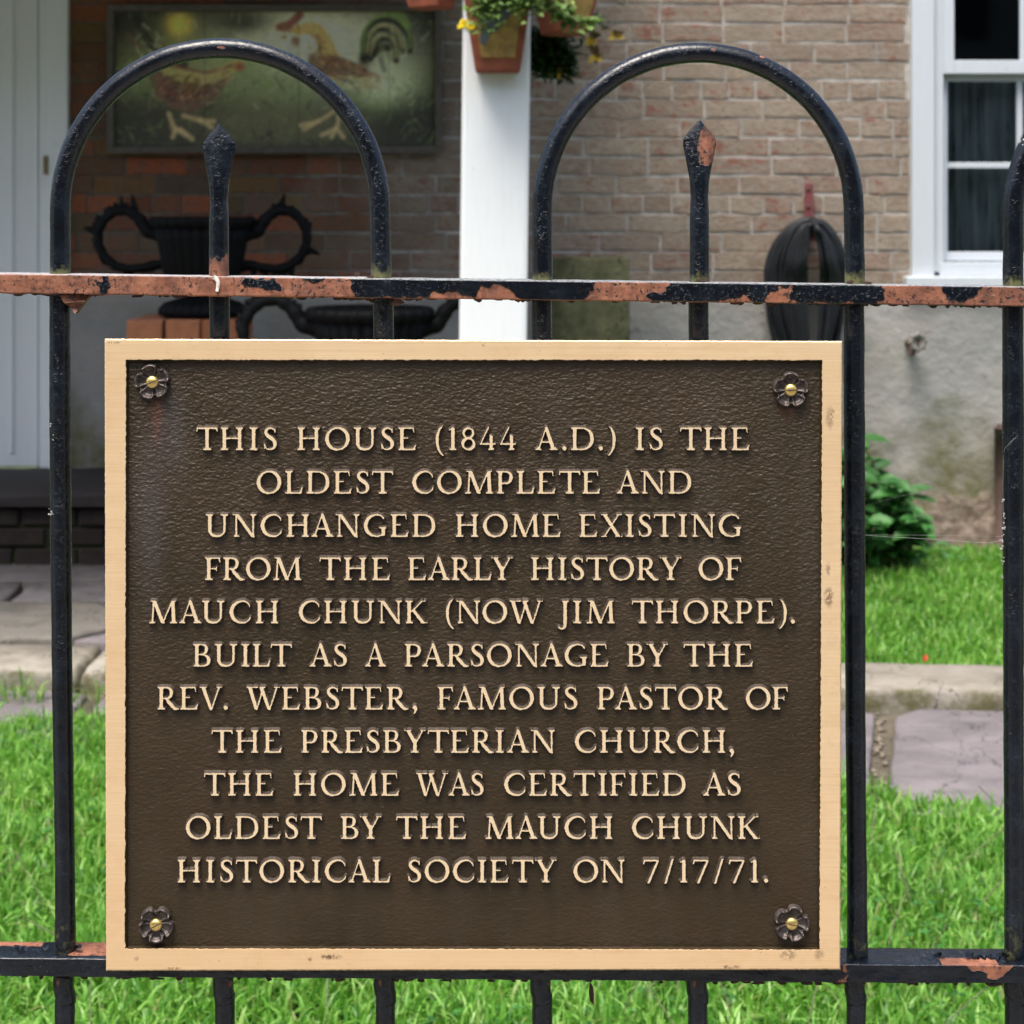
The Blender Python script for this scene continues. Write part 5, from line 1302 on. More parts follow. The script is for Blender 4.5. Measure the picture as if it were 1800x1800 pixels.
# ---------------------------------------------------------------- folk painting on the porch wall
def build_painting():
    Y = WY - 0.035
    x0, x1, z0, z1 = PX(190, Y), PX(777, Y), PZ(270, Y), PZ(9, Y)
    r = root('folk_painting', 'framed dark painting of a hen and rooster hung on the porch wall', 'painting', ((x0 + x1) / 2, Y, z0))
    nx, nz = 360, 150; u = np.linspace(0, 1800, nx); v = np.linspace(0, 842, nz); U, Vv = np.meshgrid(u, v)
    img = np.zeros((nz, nx, 3)); img[:] = (0.035, 0.037, 0.026)
    g = np.random.default_rng(2)
    def blob(cx, cy, rx, ry, c, s=1.0, a=0.0):
        ca, sa = math.cos(a), math.sin(a); X_ = (U - cx) * ca + (Vv - cy) * sa; Y_ = -(U - cx) * sa + (Vv - cy) * ca
        m = s * np.exp(-((X_ / rx) ** 2 + (Y_ / ry) ** 2) ** 1.3); m = np.clip(m, 0, 1)[..., None]; img[:] = img * (1 - m) + np.array(c) * m
    def stroke(pts, c, w, s=0.85):
        q = spline([(*p[:2], (p[2] if len(p) > 2 else w)) for p in pts], 6); d = np.full(U.shape, 1e9)
        for a, b in zip(q, q[1:]):
            e = b[:2] - a[:2]; L2 = e @ e + 1e-9; h_ = np.clip(((U - a[0]) * e[0] + (Vv - a[1]) * e[1]) / L2, 0, 1)
            d = np.minimum(d, np.hypot(U - a[0] - h_ * e[0], Vv - a[1] - h_ * e[1]) - (a[2] + (b[2] - a[2]) * h_))
        m = (s * np.clip(0.5 - d / 12, 0, 1))[..., None]; img[:] = img * (1 - m) + np.array(c) * m
    cream, green, olive, brown, red, dark, tan, moss = (.30, .30, .235), (.12, .145, .07), (.10, .095, .06), (.095, .060, .045), (.13, .048, .042), (.016, .016, .015), (.235, .19, .115), (.095, .098, .06)
    blob(850, 330, 700, 330, moss, .8); blob(1000, 230, 360, 230, cream, .95); blob(900, 420, 300, 120, green, .7); blob(1430, 420, 230, 130, green, .8); blob(1430, 470, 100, 90, (.17, .22, .11), .7)
    blob(1280, 230, 360, 190, cream, .6); blob(1450, 420, 160, 110, cream, .6); blob(620, 300, 260, 120, cream, .5); blob(200, 400, 180, 120, green, .55); blob(420, 300, 300, 130, (.13, .14, .07), .65); blob(700, 360, 160, 100, green, .6)
    blob(300, 640, 320, 120, dark, .55); blob(850, 640, 500, 120, olive, .55); blob(1600, 650, 260, 150, dark, .5); blob(100, 100, 120, 90, dark, .6); blob(720, 110, 140, 60, dark, .75); blob(1650, 100, 110, 140, dark, .7)
    for k in range(240):   # loose brush marks in the weeds
        x, y = g.uniform(80, 1700), g.uniform(400, 760); a = g.uniform(0, math.pi); L = g.uniform(20, 80)
        stroke([(x, y), (x + L * math.cos(a), y - L * math.sin(a))], [olive, moss, dark, (.13, .12, .07), (.09, .13, .05)][g.integers(5)], g.uniform(2, 6), 0.4)
    blob(395, 125, 60, 60, (.33, .25, .07), 1.0); blob(395, 125, 85, 85, (.28, .24, .08), .35)
    # hen
    stroke([(180, 100), (220, 180), (290, 270), (420, 330)], dark, 20, .7); stroke([(130, 180), (180, 240)], brown, 16, .5)
    stroke([(270, 340, 30), (330, 450, 60), (430, 500, 72), (540, 470, 50), (640, 380, 22)], brown, 50); stroke([(330, 350), (420, 390), (540, 400), (690, 330)], (.21, .19, .09), 32, .8)
    stroke([(300, 330), (400, 345), (540, 372), (660, 335)], red, 8, .8); stroke([(290, 400), (350, 480), (450, 505), (540, 440)], red, 8, .7); stroke([(480, 420), (430, 470)], (.10, .04, .02), 26, .8)
    blob(700, 340, 26, 24, (.17, .05, .035), .9); blob(450, 420, 60, 40, (.2, .17, .07), .5)
    for p in ([(340, 580), (370, 650), (430, 690)], [(375, 660), (360, 700)], [(400, 660), (460, 710)], [(415, 590), (500, 615), (570, 620)], [(500, 612), (560, 650)]): stroke(p, tan, 12, .75)
    # rooster
    stroke([(1000, 150, 24), (1080, 150, 34), (1130, 210, 38), (1160, 290, 48)], (.25, .17, .07), 30, .85); stroke([(1090, 320, 40), (1200, 350, 62), (1320, 370, 30)], brown, 50, .85)
    stroke([(1060, 290), (1110, 250), (1100, 190)], brown, 12, .6); stroke([(1160, 330), (1260, 340), (1400, 400)], (.13, .055, .04), 20, .6)
    stroke([(1160, 400), (1260, 400), (1400, 410)], (.24, .21, .12), 12, .7); stroke([(1180, 440), (1300, 440), (1400, 450)], (.2, .18, .1), 10, .6)
    stroke([(905, 140), (960, 120), (1010, 75)], red, 20, .9); stroke([(930, 150), (960, 150)], red, 18, .7); blob(985, 212, 24, 28, (.10, .03, .04), .9); blob(985, 160, 26, 18, (.25, .18, .08), .8); blob(930, 190, 16, 14, (.13, .09, .04), .8)
    for i, p in enumerate(([(1330, 300), (1340, 180), (1400, 110), (1490, 110), (1560, 180), (1570, 260)], [(1350, 290), (1370, 190), (1430, 150), (1500, 180), (1530, 260)], [(1370, 300), (1400, 220), (1450, 200), (1490, 240), (1500, 310)], [(1390, 280), (1420, 250), (1460, 250)])):
        stroke(p, dark, 15, .9); stroke([(a, b - 20) for a, b in p], [(.11, .15, .06), (.19, .17, .09), (.16, .14, .08), dark][i], 9, .7)
    stroke([(1440, 60), (1520, 75), (1560, 130)], (.12, .18, .05), 16, .5); blob(1340, 310, 32, 40, dark, .85); stroke([(1420, 300), (1440, 360)], dark, 12, .5)
    for p in ([(1180, 570), (1100, 620), (1010, 640)], [(1100, 620), (1030, 660)], [(1205, 590), (1195, 650), (1120, 690)], [(1195, 655), (1230, 700)], [(1190, 665), (1170, 700)]): stroke(p, tan, 11, .75)
    def feathers(cx, cy, rx, ry, ang, n_, cols_, L=34):
        for k in range(n_):
            t_, r_ = g.uniform(0, 2 * math.pi), math.sqrt(g.random()); x, y = cx + rx * r_ * math.cos(t_), cy + ry * r_ * math.sin(t_); a = ang + g.normal(0, .35); l_ = L * g.uniform(.5, 1.2)
            stroke([(x, y), (x + l_ * .5 * math.cos(a), y + l_ * .5 * math.sin(a) + 4), (x + l_ * math.cos(a), y + l_ * math.sin(a))], cols_[g.integers(len(cols_))], g.uniform(1.5, 4), 0.5)
    feathers(420, 450, 150, 75, 2.6, 150, [dark, brown, (.22, .17, .09), red, (.05, .03, .02)]); feathers(560, 390, 100, 45, -.5, 40, [tan, brown, (.24, .21, .12)])
    feathers(1200, 350, 130, 45, .35, 130, [dark, brown, (.2, .12, .07), tan]); feathers(1110, 220, 60, 90, 1.2, 60, [tan, (.16, .09, .04), (.3, .24, .12), brown]); feathers(1300, 420, 110, 35, .1, 50, [cream, dark, tan, olive])
    feathers(1450, 210, 100, 90, 1.3, 60, [dark, (.09, .13, .05), (.16, .15, .09)]); feathers(230, 200, 90, 90, .9, 40, [dark, olive, brown, cream])
    for gx in (520, 1000, 1460): stroke([(gx, 40), (gx + 3, 440), (gx, 740)], dark, 2, .5)
    stroke([(60, 275), (900, 275), (1700, 275)], dark, 2, .35)
    for k in range(260):   # dry brush over the ground colours
        x, y = g.uniform(80, 1700), g.uniform(50, 560); a = g.uniform(0, math.pi); L = g.uniform(15, 60)
        if 200 < x < 760 and 250 < y < 560 or 1000 < x < 1600 and 60 < y < 480: L *= .5
        stroke([(x, y), (x + L * math.cos(a), y - L * math.sin(a))], [cream, moss, dark, (.2, .18, .11), (.15, .2, .1)][g.integers(5)], g.uniform(2, 6), 0.28)
    img = np.where(img > 0, (img / 0.2) ** 1.35 * 0.2, 0)
    img *= 3.4 * (0.85 + 0.3 * g.random((nz, nx, 1)))
    img = np.clip(img, 0, 0.85)
    y_f = Y - 0.006; xs = PX(180, Y) + u * (620 / 1800) * K * (Y + CD); zs = np.array([PZ(q_ * 290 / 842, Y) for q_ in v])
    Xg, Zg = np.meshgrid(xs, zs); V3 = np.stack([Xg, np.full_like(Xg, y_f), Zg], -1)
    mk_u = (u > 66) & (u < 1705); mk_v = (v > 42) & (v < 752); V3 = V3[mk_v][:, mk_u]; im = img[mk_v][:, mk_u]; a, b = im.shape[:2]
    idx = np.arange(a * b).reshape(a, b); F = np.stack([idx[1:, :-1], idx[1:, 1:], idx[:-1, 1:], idx[:-1, :-1]], -1).ravel()
    me = mesh_np(V3.reshape(-1, 3), F, 4); ca = me.color_attributes.new('paint', 'FLOAT_COLOR', 'POINT'); ca.data.foreach_set('color', np.c_[im.reshape(-1, 3), np.ones(a * b)].astype(np.float32).ravel())
    child('painted_board', me, M['paintart'], r)
    child('backing_board', box_me(x0 + 0.01, x1 - 0.01, Y - 0.004, Y + 0.012, z0 + 0.01, z1 - 0.01), M['frame'], r)
    w = 0.026
    for (a, b, c, d) in ((x0, x1, z0, z0 + w), (x0, x1, z1 - w, z1), (x0, x0 + w, z0 + w, z1 - w), (x1 - w, x1, z0 + w, z1 - w)):
        child('frame_strip', box_me(a, b, Y - 0.028, Y + 0.01, c, d, 0.003), M['frame'], r)
build_painting()

# ---------------------------------------------------------------- cast iron urns on brick pedestals
def build_urn(label, px, pyrim, Y, s):
    "s: half width of the bowl in metres at the rim"
    z = PZ(pyrim, Y); x = PX(px, Y); H = s * 1.98
    r = root('cast_iron_urn', label, 'urn', (x, Y, z - H), 'black cast iron urns on the porch')
    k = s
    prof = [(0.70, 0), (0.80, 0.02), (0.80, 0.14), (0.70, 0.26), (0.45, 0.34), (0.28, 0.40), (0.27, 0.50), (0.45, 0.56), (0.64, 0.68), (0.72, 0.90), (0.77, 1.20), (0.82, 1.50), (0.88, 1.76)]
    v, f = lathe([(a * k, b * k) for a, b in prof], 108, 27, 0.10); link('bowl', mesh(v, f, True), M['urn'], r)
    v, f = lathe([(0.88 * k, 1.74 * k), (0.98 * k, 1.80 * k), (1.02 * k, 1.90 * k), (0.97 * k, 1.98 * k), (0.86 * k, 1.96 * k), (0.80 * k, 1.80 * k)], 108, 27, 0.07); link('rim', mesh(v, f, True), M['urn'], r)
    v, f = lathe([(0.80 * k, -0.001), (0.84 * k, 0.03 * k), (0.83 * k, 0.12 * k), (0.72 * k, 0.2 * k)], 48); link('foot', mesh(v, f, True), M['urn'], r)
    R = random.Random(px)
    for sg in (-1, 1):
        pts = [(0.80, 1.62), (1.10, 1.70), (1.28, 1.94), (1.52, 2.10), (1.82, 2.06), (2.04, 1.82), (2.10, 1.50), (1.98, 1.20), (1.70, 0.98), (1.35, 0.94), (0.95, 1.02), (0.62, 1.05)]
        q = spline([(sg * a * k, 0, b * k) for a, b in pts], 6); rad = np.interp(np.linspace(0, 1, len(q)), [0, .2, .5, .8, 1], [.15, .105, .085, .08, .08]) * k
        rad = rad * (1 + 0.08 * np.sin(np.arange(len(q)) * 1.3)) * 1.12; parts = [tube_np(q, rad, 12)]
        for i in sorted(R.sample(range(3, len(q) - 4), 24)):    # leaf spurs and thorns round the handle
            d = q[i] - np.array([sg * 1.55 * k, 0, 1.5 * k]); d[1] = 0; d /= np.linalg.norm(d) + 1e-9; t = q[i + 1] - q[i]; t /= np.linalg.norm(t)
            L = k * (0.26 if R.random() < .2 else R.uniform(.05, .13)); a = q[i] + d * rad[i] * .6; b = a + d * L + t * L * R.uniform(-.8, .8) + np.array([0, R.uniform(-.3, .3) * L, 0])
            parts.append(tube_np([a, (a + b) / 2, b], [k * .09, k * .06, k * .02], 6))
            if i % 4 == 1:
                b = q[i] + np.array([0, -1, 0]) * L * .7; parts.append(tube_np([q[i], b], [k * .06, k * .01], 6))
        if True:   # tall spike at the crown
            i = int(np.argmax(q[:, 2])); a = q[i]; parts.append(tube_np([a, a + np.array([sg * .02 * k, 0, .30 * k])], [k * .08, k * .008], 6))
        V, F = join_vf(parts); link('handle', mesh(V, F, True), M['urn'], r)
    return z - H
def pedestal(label, px, Y, ztop, w, seed):
    x = PX(px, Y); r = root('brick_pedestal', label, 'pedestal', (x, Y, 0.07)); R = random.Random(seed); n = max(1, round((ztop - 0.07) / 0.072)); ch = (ztop - 0.07) / n
    for i in range(n):
        z = i * ch; even = (n - 1 - i) % 2 == 0
        for a in range(2 if w < .35 else 3):
            m = 2 if w < .35 else 3
            if even: X0, X1, Y0, Y1 = -w / 2 + w * a / m, -w / 2 + w * (a + 1) / m, -w / 2, w / 2
            else: X0, X1, Y0, Y1 = -w / 2, w / 2, -w / 2 + w * a / m, -w / 2 + w * (a + 1) / m
            j = lambda: R.uniform(-.004, .004)
            link('brick', box_me(X0 + .005 + j(), X1 - .005 + j(), Y0 + .003 + j(), Y1 - .003 + j(), z + .002, z + ch - .002, 0.004, 1), M['pedbrick'], r)
zb = build_urn('black cast iron urn with thorny looped handles, left one below the painting', 356, 381, 4.95, 0.172)
pedestal('stack of orange bricks under the left urn', 338, 4.95, zb - 0.004, 0.38, 1)
zb = build_urn('black cast iron urn with thorny handles, the lower one beside the white post', 650, 540, 4.40, 0.190)
pedestal('brick stack under the lower urn, behind the plaque', 650, 4.40, zb - 0.004, 0.34, 2)

# ---------------------------------------------------------------- hose on its bracket
def build_hose():
    Y = WY - 0.03; cx = 1421; s = K * (Y + CD)
    r = root('hose_bracket', 'narrow red painted iron bracket screwed to the brick wall above the hose', 'bracket', P(cx, 390, Y))
    child('plate', box_me(PX(1413, Y), PX(1429, Y), Y - 0.012, Y - 0.001, PZ(420, Y), PZ(322, Y), 0.003), M['bracket'], r)
    for py in (333, 364): 
        c = P(1421.5, py, Y - 0.016); v, f = lathe([(.008, 0), (.008, .003), (.003, .006)], 10); me = mesh([(a + c.x, -d + c.y + .004, b + c.z) for a, b, d in v], f); child('screw', me, M['flake'], r)
    arm = [P(1425, 392, Y - .01), P(1426, 396, Y - .07), P(1430, 398, Y - .14), P(1432, 405, Y - .18), P(1433, 425, Y - .19)]
    child('hook', tube_me(spline([tuple(a) for a in arm], 5), [0.016] * 21, 8), M['bracket'], r)
    h = root('garden_hose', 'coiled black rubber hose hanging from the red bracket on the wall', 'hose', P(1420, 720, Y))
    pts = []; R = random.Random(6); turns = 11
    cfg = [(-78, 60, .015), (-66, 46, .05), (-50, 54, .09), (-34, 34, .125), (-58, 62, .03), (-20, 26, .16), (-42, 42, .105), (-72, 57, .02), (-27, 48, .145), (-62, 36, .045), (-45, 66, .075), (-14, 40, .17), (-53, 50, .06)]
    cfg = [c_ for l, rr, d in cfg for c_ in ((l, rr, d), (l + 6, rr - 5, d + .014))]
    for (l, rr, d) in cfg:
        top = 398 + R.uniform(-4, 3) - 10 * (d < .1); bot = 700 + R.uniform(-50, 40)
        for a in range(0, 360, 18):
            t = math.radians(a + 90); c_ = math.cos(t); s_ = math.sin(t)
            w = -l if c_ < 0 else rr; cyy = top + (95 if s_ > 0 else (bot - top) - 60) ; 
            yy = (top + 100) - 100 * s_ if s_ > 0 else (top + 100) - (bot - top - 100) * s_
            xx = 1424 + (w * c_) * (1 if s_ > 0 else (1 - 0.45 * abs(s_) ** 2)); sp = (0.02 + d) if s_ > 0.3 else 0.03 + d * 0.75
            pts.append(tuple(P(xx + R.uniform(-.8, .8), yy, Y - sp - 0.02)))
    q = spline(pts, 3); child('coil', tube_me(q, 0.0092, 10), M['hose'], h)
build_hose()
# ---------------------------------------------------------------- mossy stone, tap, rusty pipe
def build_small():
    Y = 5.38
    r = root('mossy_slab', 'upright green mossy stone slab leaning by the wall right of the white post', 'stone slab', (PX(1035, Y), Y, 0))
    me = slab_me([(PX(967, Y), -0.05), (PX(1108, Y), -0.05), (PX(1108, Y), 0.05), (PX(967, Y), 0.05)], 0.0, PZ(452, Y), 0.010, 0.006)
    for v in me.vertices: v.co.y += Y + 0.06 * v.co.z
    child('slab', me, M['mossstone'], r)
    Y = WY - 0.04
    r = root('garden_tap', 'small weathered tap wheel sticking out of the grey plaster right of the plaque', 'tap', P(1608, 607, Y))
    child('pipe', tube_me([P(1596, 603, Y + .04), P(1600, 603, Y - .02), P(1608, 606, Y - .05), P(1610, 607, Y - 0.09)], [0.018, 0.018, 0.015, 0.012], 12), M['flake'], r)
    child('spout', tube_me([P(1603, 606, Y - .04), P(1603, 614, Y - .07), P(1603, 624, Y - .075)], [0.014, 0.014, 0.012], 12), M['flake'], r)
    vs, fs = [], []; n_ = 48; c = P(1613, 601, Y - 0.10)
    R_ = 16 * K * (Y + CD)
    prof = [(0.2, -.006), (0.2, -.010), (0.62, -.008), (0.80, -.014), (1.0, -.010), (1.0, .008), (0.75, .010), (0.2, .006)]
    for (q_, d) in prof:
        for k in range(n_):
            a = 2 * math.pi * k / n_; rr = R_ * q_ * (1 + (0.10 * math.cos(a * 8) if q_ > .7 else 0)); vs.append((c.x + rr * math.cos(a), c.y + d + 0.25 * rr * math.cos(a), c.z + rr * math.sin(a)))
    for i in range(len(prof) - 1):
        for k in range(n_):
            k2 = (k + 1) % n_; fs.append((i * n_ + k, i * n_ + k2, (i + 1) * n_ + k2, (i + 1) * n_ + k))
    child('wheel_handle', mesh(vs, fs, True), M['grey'], r)
    child('spindle', tube_me([(c.x, c.y + .03, c.z), (c.x, c.y - .014, c.z)], R_ * 0.24, 10), M['flake'], r)
    Y = WY - 0.09
    r = root('iron_pipe', 'short rusty brown pipe standing against the wall at the right edge', 'pipe', (PX(1768, Y), Y, 0))
    child('tube', tube_me([(PX(1770, Y), Y, 0.0), (PX(1769, Y), Y, 0.25), (PX(1768, Y), Y, PZ(752, Y))], [0.045, 0.043, 0.043], 20), M['oldpost'], r)
    child('cap', tube_me([(PX(1768, Y), Y, PZ(753, Y)), (PX(1768, Y), Y, PZ(747, Y))], [0.040, 0.030], 20), M['oldpost'], r)
build_small()
# ---------------------------------------------------------------- shrub at the foot of the wall
def leaf_vf(c, d, n, L, w, fold=0.25):
    "a pointed leaf: base c, direction d, normal n"
    d = d.normalized(); s = d.cross(n).normalized(); n = s.cross(d)
    vs = [c]; prof = [(0.22, .78), (0.5, 1.0), (0.78, .62)]
    for t, ww in prof:
        m = c + d * L * t - n * L * 0.18 * t * t
        vs += [m - s * w * ww / 2 + n * w * fold * ww, m, m + s * w * ww / 2 + n * w * fold * ww]
    vs.append(c + d * L - n * L * 0.22)
    fs = [(0, 1, 2), (0, 2, 3), (1, 4, 5, 2), (2, 5, 6, 3), (4, 7, 8, 5), (5, 8, 9, 6), (7, 10, 8), (8, 10, 9)]
    return vs, fs
def build_shrub():
    Y0 = 5.15; R = random.Random(12)
    r = root('leafy_shrub', 'bushy green garden plant at the foot of the plastered wall, right of the plaque', 'plant', (PX(1500, Y0), Y0, 0))
    stems, leaves = [], []
    for k in range(30):
        x = PX(R.uniform(1400, 1600), Y0); y = Y0 + R.uniform(-.15, .2); tx = x + R.uniform(-.2, .25); ty = y + R.uniform(-.2, .15)
        tx = min(tx, PX(R.uniform(1560, 1608), Y0))
        fx = (tx - PX(1520, Y0)) / (PX(1625, Y0) - PX(1520, Y0)); hmax = 0.43 if fx < 0.2 else 0.43 - 0.30 * (fx - .2) / .8; h_ = R.uniform(0.55, 1.0) * max(0.2, hmax)
        q = spline([(x, y, 0), ((x * .7 + tx * .3), (y + ty) / 2, h_ * .55), (tx, ty, h_)], 6); stems.append(tube_np(q, np.linspace(.005, .002, len(q)), 5))
        for i in range(4, len(q)):
            for m in range(3):
                a = R.uniform(0, 6.28); d = Vector((math.cos(a), math.sin(a), R.uniform(-.2, .6))); nn = Vector((R.uniform(-.4, .4), R.uniform(-.9, -.1), 1))
                leaves.append(leaf_vf(Vector(q[i]), d, nn, R.uniform(.05, .10), R.uniform(.03, .058)))
    # the single big pale leaf above the rest
    q = spline([(PX(1500, Y0), Y0, 0.3), (PX(1505, Y0), Y0, .45), tuple(P(1512, 772, Y0))], 5); stems.append(tube_np(q, .003, 5))
    leaves.append(leaf_vf(P(1508, 768, Y0), Vector((1, -.2, .02)), Vector((0, -.5, 1)), 0.115, 0.05, .1))
    leaves.append(leaf_vf(P(1590, 862, Y0), Vector((1, -.3, .3)), Vector((0, -.6, 1)), 0.10, 0.04, .1)); leaves.append(leaf_vf(P(1600, 872, Y0), Vector((1, -.3, -.05)), Vector((0, -.6, 1)), 0.10, 0.035, .1))
    for k in range(50):   # low growth
        c = Vector((PX(R.uniform(1400, 1700), Y0), Y0 + R.uniform(-.1, .3), R.uniform(.02, .10))); a = R.uniform(0, 6.28)
        leaves.append(leaf_vf(c, Vector((math.cos(a), math.sin(a), R.uniform(0, .8))), Vector((0, -.4, 1)), R.uniform(.03, .06), R.uniform(.02, .035)))
    V, F = join_vf(stems); child('stem', mesh(V, F, True), M['stem'], r)
    V, F = join_vf(leaves); child('foliage', mesh(V, F, True), M['leafd'], r)
    # fallen red petal beside the kerb
    c = Vector((PX(1623, 3.65), 3.64, 0.066)); o = link('red_petal', mesh(*leaf_vf(c, Vector((.3, 0, 1)), Vector((0, -1, .3)), .020, .014)), M['petal']); o['label'] = 'tiny red flower petal caught in the grass above the kerb'; o['category'] = 'petal'
M['petal'] = simple('red_petal', (0.55, 0.05, 0.02), 0.6, 0.1, 20, 0)
build_shrub()
# ---------------------------------------------------------------- planters on the porch post
def build_planters():
    R = random.Random(17)
    YP = 3.70
    def pot(label, px, pybot, Y, wb, wt, H, rot, dep=0.14, deco=True):
        x = PX(px, Y); z = PZ(pybot, Y)
        r = root('wall_planter', label, 'planter', (x, Y, z), 'terracotta planters fixed round the white post')
        r.rotation_euler = (0, 0, rot)
        t = 0.014
        def ring(w, d, zz, ins=0): return [(-w / 2 + ins, -d + ins, zz), (w / 2 - ins, -d + ins, zz), (w / 2 - ins, -ins, zz), (-w / 2 + ins, -ins, zz)]
        vs = ring(wb, dep * .6, 0) + ring(wt, dep, H) + ring(wt, dep, H, t) + ring(wb, dep * .6, 0.02, t)
        fs = [(3, 2, 1, 0)]
        for b in (0, 4, 8):
            for k in range(4): fs.append((b + k, b + (k + 1) % 4, b + 4 + (k + 1) % 4, b + 4 + k))
        fs.append((12, 13, 14, 15)); me = mesh(vs, fs); bm = bmesh.new(); bm.from_mesh(me); bmesh.ops.recalc_face_normals(bm, faces=bm.faces[:]); bmesh.ops.bevel(bm, geom=[e for e in bm.edges if e.calc_length() > .05], offset=.004, segments=2, affect='EDGES'); bm.to_mesh(me); bm.free()
        link('pot', me, M['terra'], r)
        def fpt(u, v, out=0.0):   # on the sloping front face: u -0.5..0.5, v 0..1
            w = wb + (wt - wb) * v; d = dep * .6 + dep * .4 * v; return (u * w, -d - out, H * v)
        # raised glazed panel and a slate coloured motif
        pl = [(-.34, .12), (.36, .12), (.38, .95), (-.38, .95)]; a = [fpt(u, v, .003) for u, v in pl]; b = [fpt(u, v, -.002) for u, v in pl]
        link('glazed_panel', mesh(a + b, [(0, 1, 2, 3)] + [(k, 4 + k, 4 + (k + 1) % 4, (k + 1) % 4) for k in range(4)]), M['ochre'], r)
        if deco:
            m = [(-.33, .24), (-.24, .22), (-.12, .32), (.02, .36), (.16, .44), (.26, .52), (.22, .60), (.10, .52), (.02, .62), (-.10, .58), (-.16, .72), (-.24, .56), (-.27, .38)]; n_ = len(m)
            a = [fpt(u, v, .006) for u, v in m]; b = [fpt(u, v, .002) for u, v in m]; link('motif', mesh(a + b, [tuple(range(n_))] + [(k, n_ + k, n_ + (k + 1) % n_, (k + 1) % n_) for k in range(n_)]), M['blue'], r)
        link('compost', mesh(ring(wt - 2 * t, dep - t, H * .93), [(0, 1, 2, 3)]), M['soil'], r)
        return r
    s = K * (YP + CD - .1)
    pot('terracotta planter with painted ochre panel fixed on the front of the white post', 875, 130, YP - 0.005, 78 * s, 142 * s, 205 * s, 0)
    pot('terracotta planter set round the right side of the white post, angled away', 972, 64, YP + 0.12, 62 * s, 150 * s, 200 * s, math.radians(38), .16, False)
    pot('terracotta planter on the left side of the white post, mostly above view', 772, 18, YP + 0.10, 66 * s, 130 * s, 180 * s, math.radians(-30), .14, False)
    def plant(label, stems, leafmat, nm, n, Lr, blossoms, flow=()):
        c0 = P(*stems[0][0]); r = root(nm, label, 'plant', c0); st, lv = [], []
        for pts in stems:
            q = spline([tuple(P(*p)) for p in pts], 7); st.append(tube_np(q, np.linspace(.0035, .0015, len(q)), 5))
            for i in range(2, len(q)):
                for m in range(n):
                    a = R.uniform(0, 6.28); lv.append(leaf_vf(Vector(q[i]) + Vector([R.uniform(-.02, .02) for _ in range(3)]), Vector((math.cos(a), math.sin(a), R.uniform(-.5, .7))), Vector((R.uniform(-.5, .5), -.6, 1)), R.uniform(*Lr), R.uniform(*Lr) * .55))
        V, F = join_vf(st); child('stem', mesh(V, F, True), M['stem'], r); V, F = join_vf(lv); child('foliage', mesh(V, F, True), leafmat, r)
        for (px, py, Y, rad, mats) in blossoms:
            c = P(px, py, Y); pt = []
            for k in range(46):
                a = R.uniform(0, 6.28); e = R.uniform(-.2, 1.2); d = Vector((math.cos(a) * math.cos(e), -abs(math.sin(a)) * math.cos(e), math.sin(e))); pt.append(leaf_vf(c - d * rad * .2, d, Vector((0, -1, .2)), rad * R.uniform(.8, 1.15), rad * .55))
            V, F = join_vf(pt); child('blossom', mesh(V, F, True), M[mats], r)
        return r
    Y = YP - 0.15
    st = []
    for k in range(46):
        bx = R.uniform(845, 910); ex = R.uniform(825, 950) ; by = -45
        if k < 3: ex, ey = R.uniform(812, 850), R.uniform(45, 66)
        elif k < 26: ey = R.uniform(-10, 38)
        else: ey = R.uniform(-90, 5)
        st.append([(bx, by, Y), ((bx + ex) / 2, min(by, ey) - 14, Y - .04), (ex, ey, Y - .06)])
    st += [[(940, -30, Y), (960, 10, Y), (990, 30, Y + .05), (1010, 48, Y + .05)], [(950, -30, Y), (980, 20, Y), (1030, 40, Y + .05), (1048, 40, Y + .05)], [(950, -30, Y), (990, 10, Y + .03), (1000, 40, Y + .05)]]
    plant('feathery light green foliage with one bright yellow marigold spilling from the front planter', st, M['leafp'], 'marigold_plant', 6, (.016, .032), [(817, 45, Y - .05, .021, 'yellow'), (828, 50, Y - .055, .017, 'yellow'), (811, 49, Y - .045, .014, 'yellow')])
    st = []
    Y2 = YP + 0.22
    for k in range(14):
        ex, ey = R.uniform(935, 1010), R.uniform(80, 140); st.append([(955 + R.uniform(-15, 25), 60, Y2), (950 + R.uniform(-10, 40), 75, Y2 - .02), (ex, ey, Y2)])
    st.append([(990, 80, Y2), (1000, 110, Y2), (985, 135, Y2)])
    plant('dark green trailing foliage hanging under the right hand planter', st, M['leafs'], 'trailing_plant', 5, (.024, .045), [])
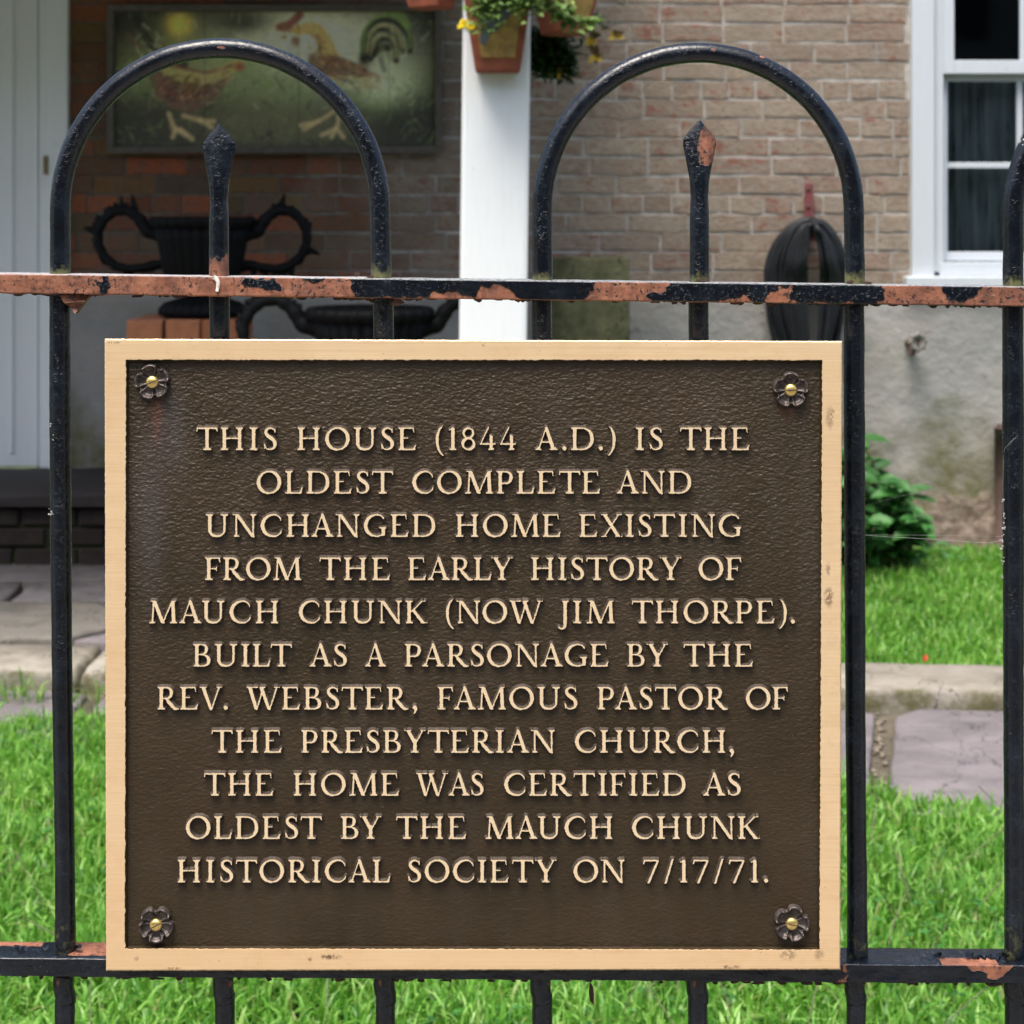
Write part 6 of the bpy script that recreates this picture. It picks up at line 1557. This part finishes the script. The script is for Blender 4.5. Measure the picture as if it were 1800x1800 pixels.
    st = [[(985, 20, Y2), (1020, 40, Y2), (1040, 55, Y2 - .03)], [(1000, 20, Y2), (1050, 40, Y2), (1080, 55, Y2)], [(1000, 40, Y2), (1030, 70, Y2), (1045, 88, Y2)], [(1040, -40, Y2), (1090, -20, Y2), (1098, 12, Y2)]]
    r = plant('thin stems with three drooping brown and gold blossoms right of the post', st, M['leafs'], 'coreopsis_plant', 1, (.015, .03), [])
    for px, py in ((1042, 66), (1080, 64), (1046, 97), (985, 128)):
        c = P(px, py, Y2 - .02); pt, pg = [], []
        for k in range(12):
            a = R.uniform(0, 6.28); d = Vector((math.cos(a) * .8, -.4, math.sin(a) * .9)); w = R.uniform(.018, .034) * (0.6 if px < 1000 else 1)
            (pt if (math.sin(a) > -0.1) == (R.random() < .8) else pg).append(leaf_vf(c, d, Vector((0, -1, .2)), w, w * .5))
        for lst, mt in ((pt, 'dull'), (pg, 'gold')):
            if lst: V, F = join_vf(lst); child('blossom', mesh(V, F, True), M[mt], r)
build_planters()

# ---------------------------------------------------------------- unseen houses added behind the camera to cut horizon light and fill reflections
def added_houses():
    x = -26.0; R = random.Random(40); k = 0
    cols = [(0.14, 0.07, 0.05), (0.19, 0.17, 0.14), (0.12, 0.10, 0.085), (0.17, 0.09, 0.06), (0.15, 0.15, 0.14)]
    while x < 26:
        w = R.uniform(6, 8.5); h_ = R.uniform(5.2, 6.6)
        o = link('added_house', box_me(x, x + w - 0.02, -19.0, -12.5, 0.0, h_), simple('added_house_front', cols[k % 5], 0.9, 0.15, 3, 0.2), kind='structure')
        rf = mesh([(x, -12.2, h_), (x + w - .02, -12.2, h_), (x + w - .02, -15.7, h_ + 2.2), (x, -15.7, h_ + 2.2), (x, -19.2, h_), (x + w - .02, -19.2, h_)], [(0, 1, 2, 3), (3, 2, 5, 4), (0, 3, 4), (1, 5, 2)])
        link('roof', rf, M['roof'], o)
        for i in range(3):
            for j in range(3):
                cx = x + w * (i + 0.5) / 3; zc = 1.4 + j * 2.4
                link('window', box_me(cx - .55, cx + .55, -12.51, -12.44, zc - .1, zc + 1.5), M['dark'], o)
        x += w; k += 1
added_houses()
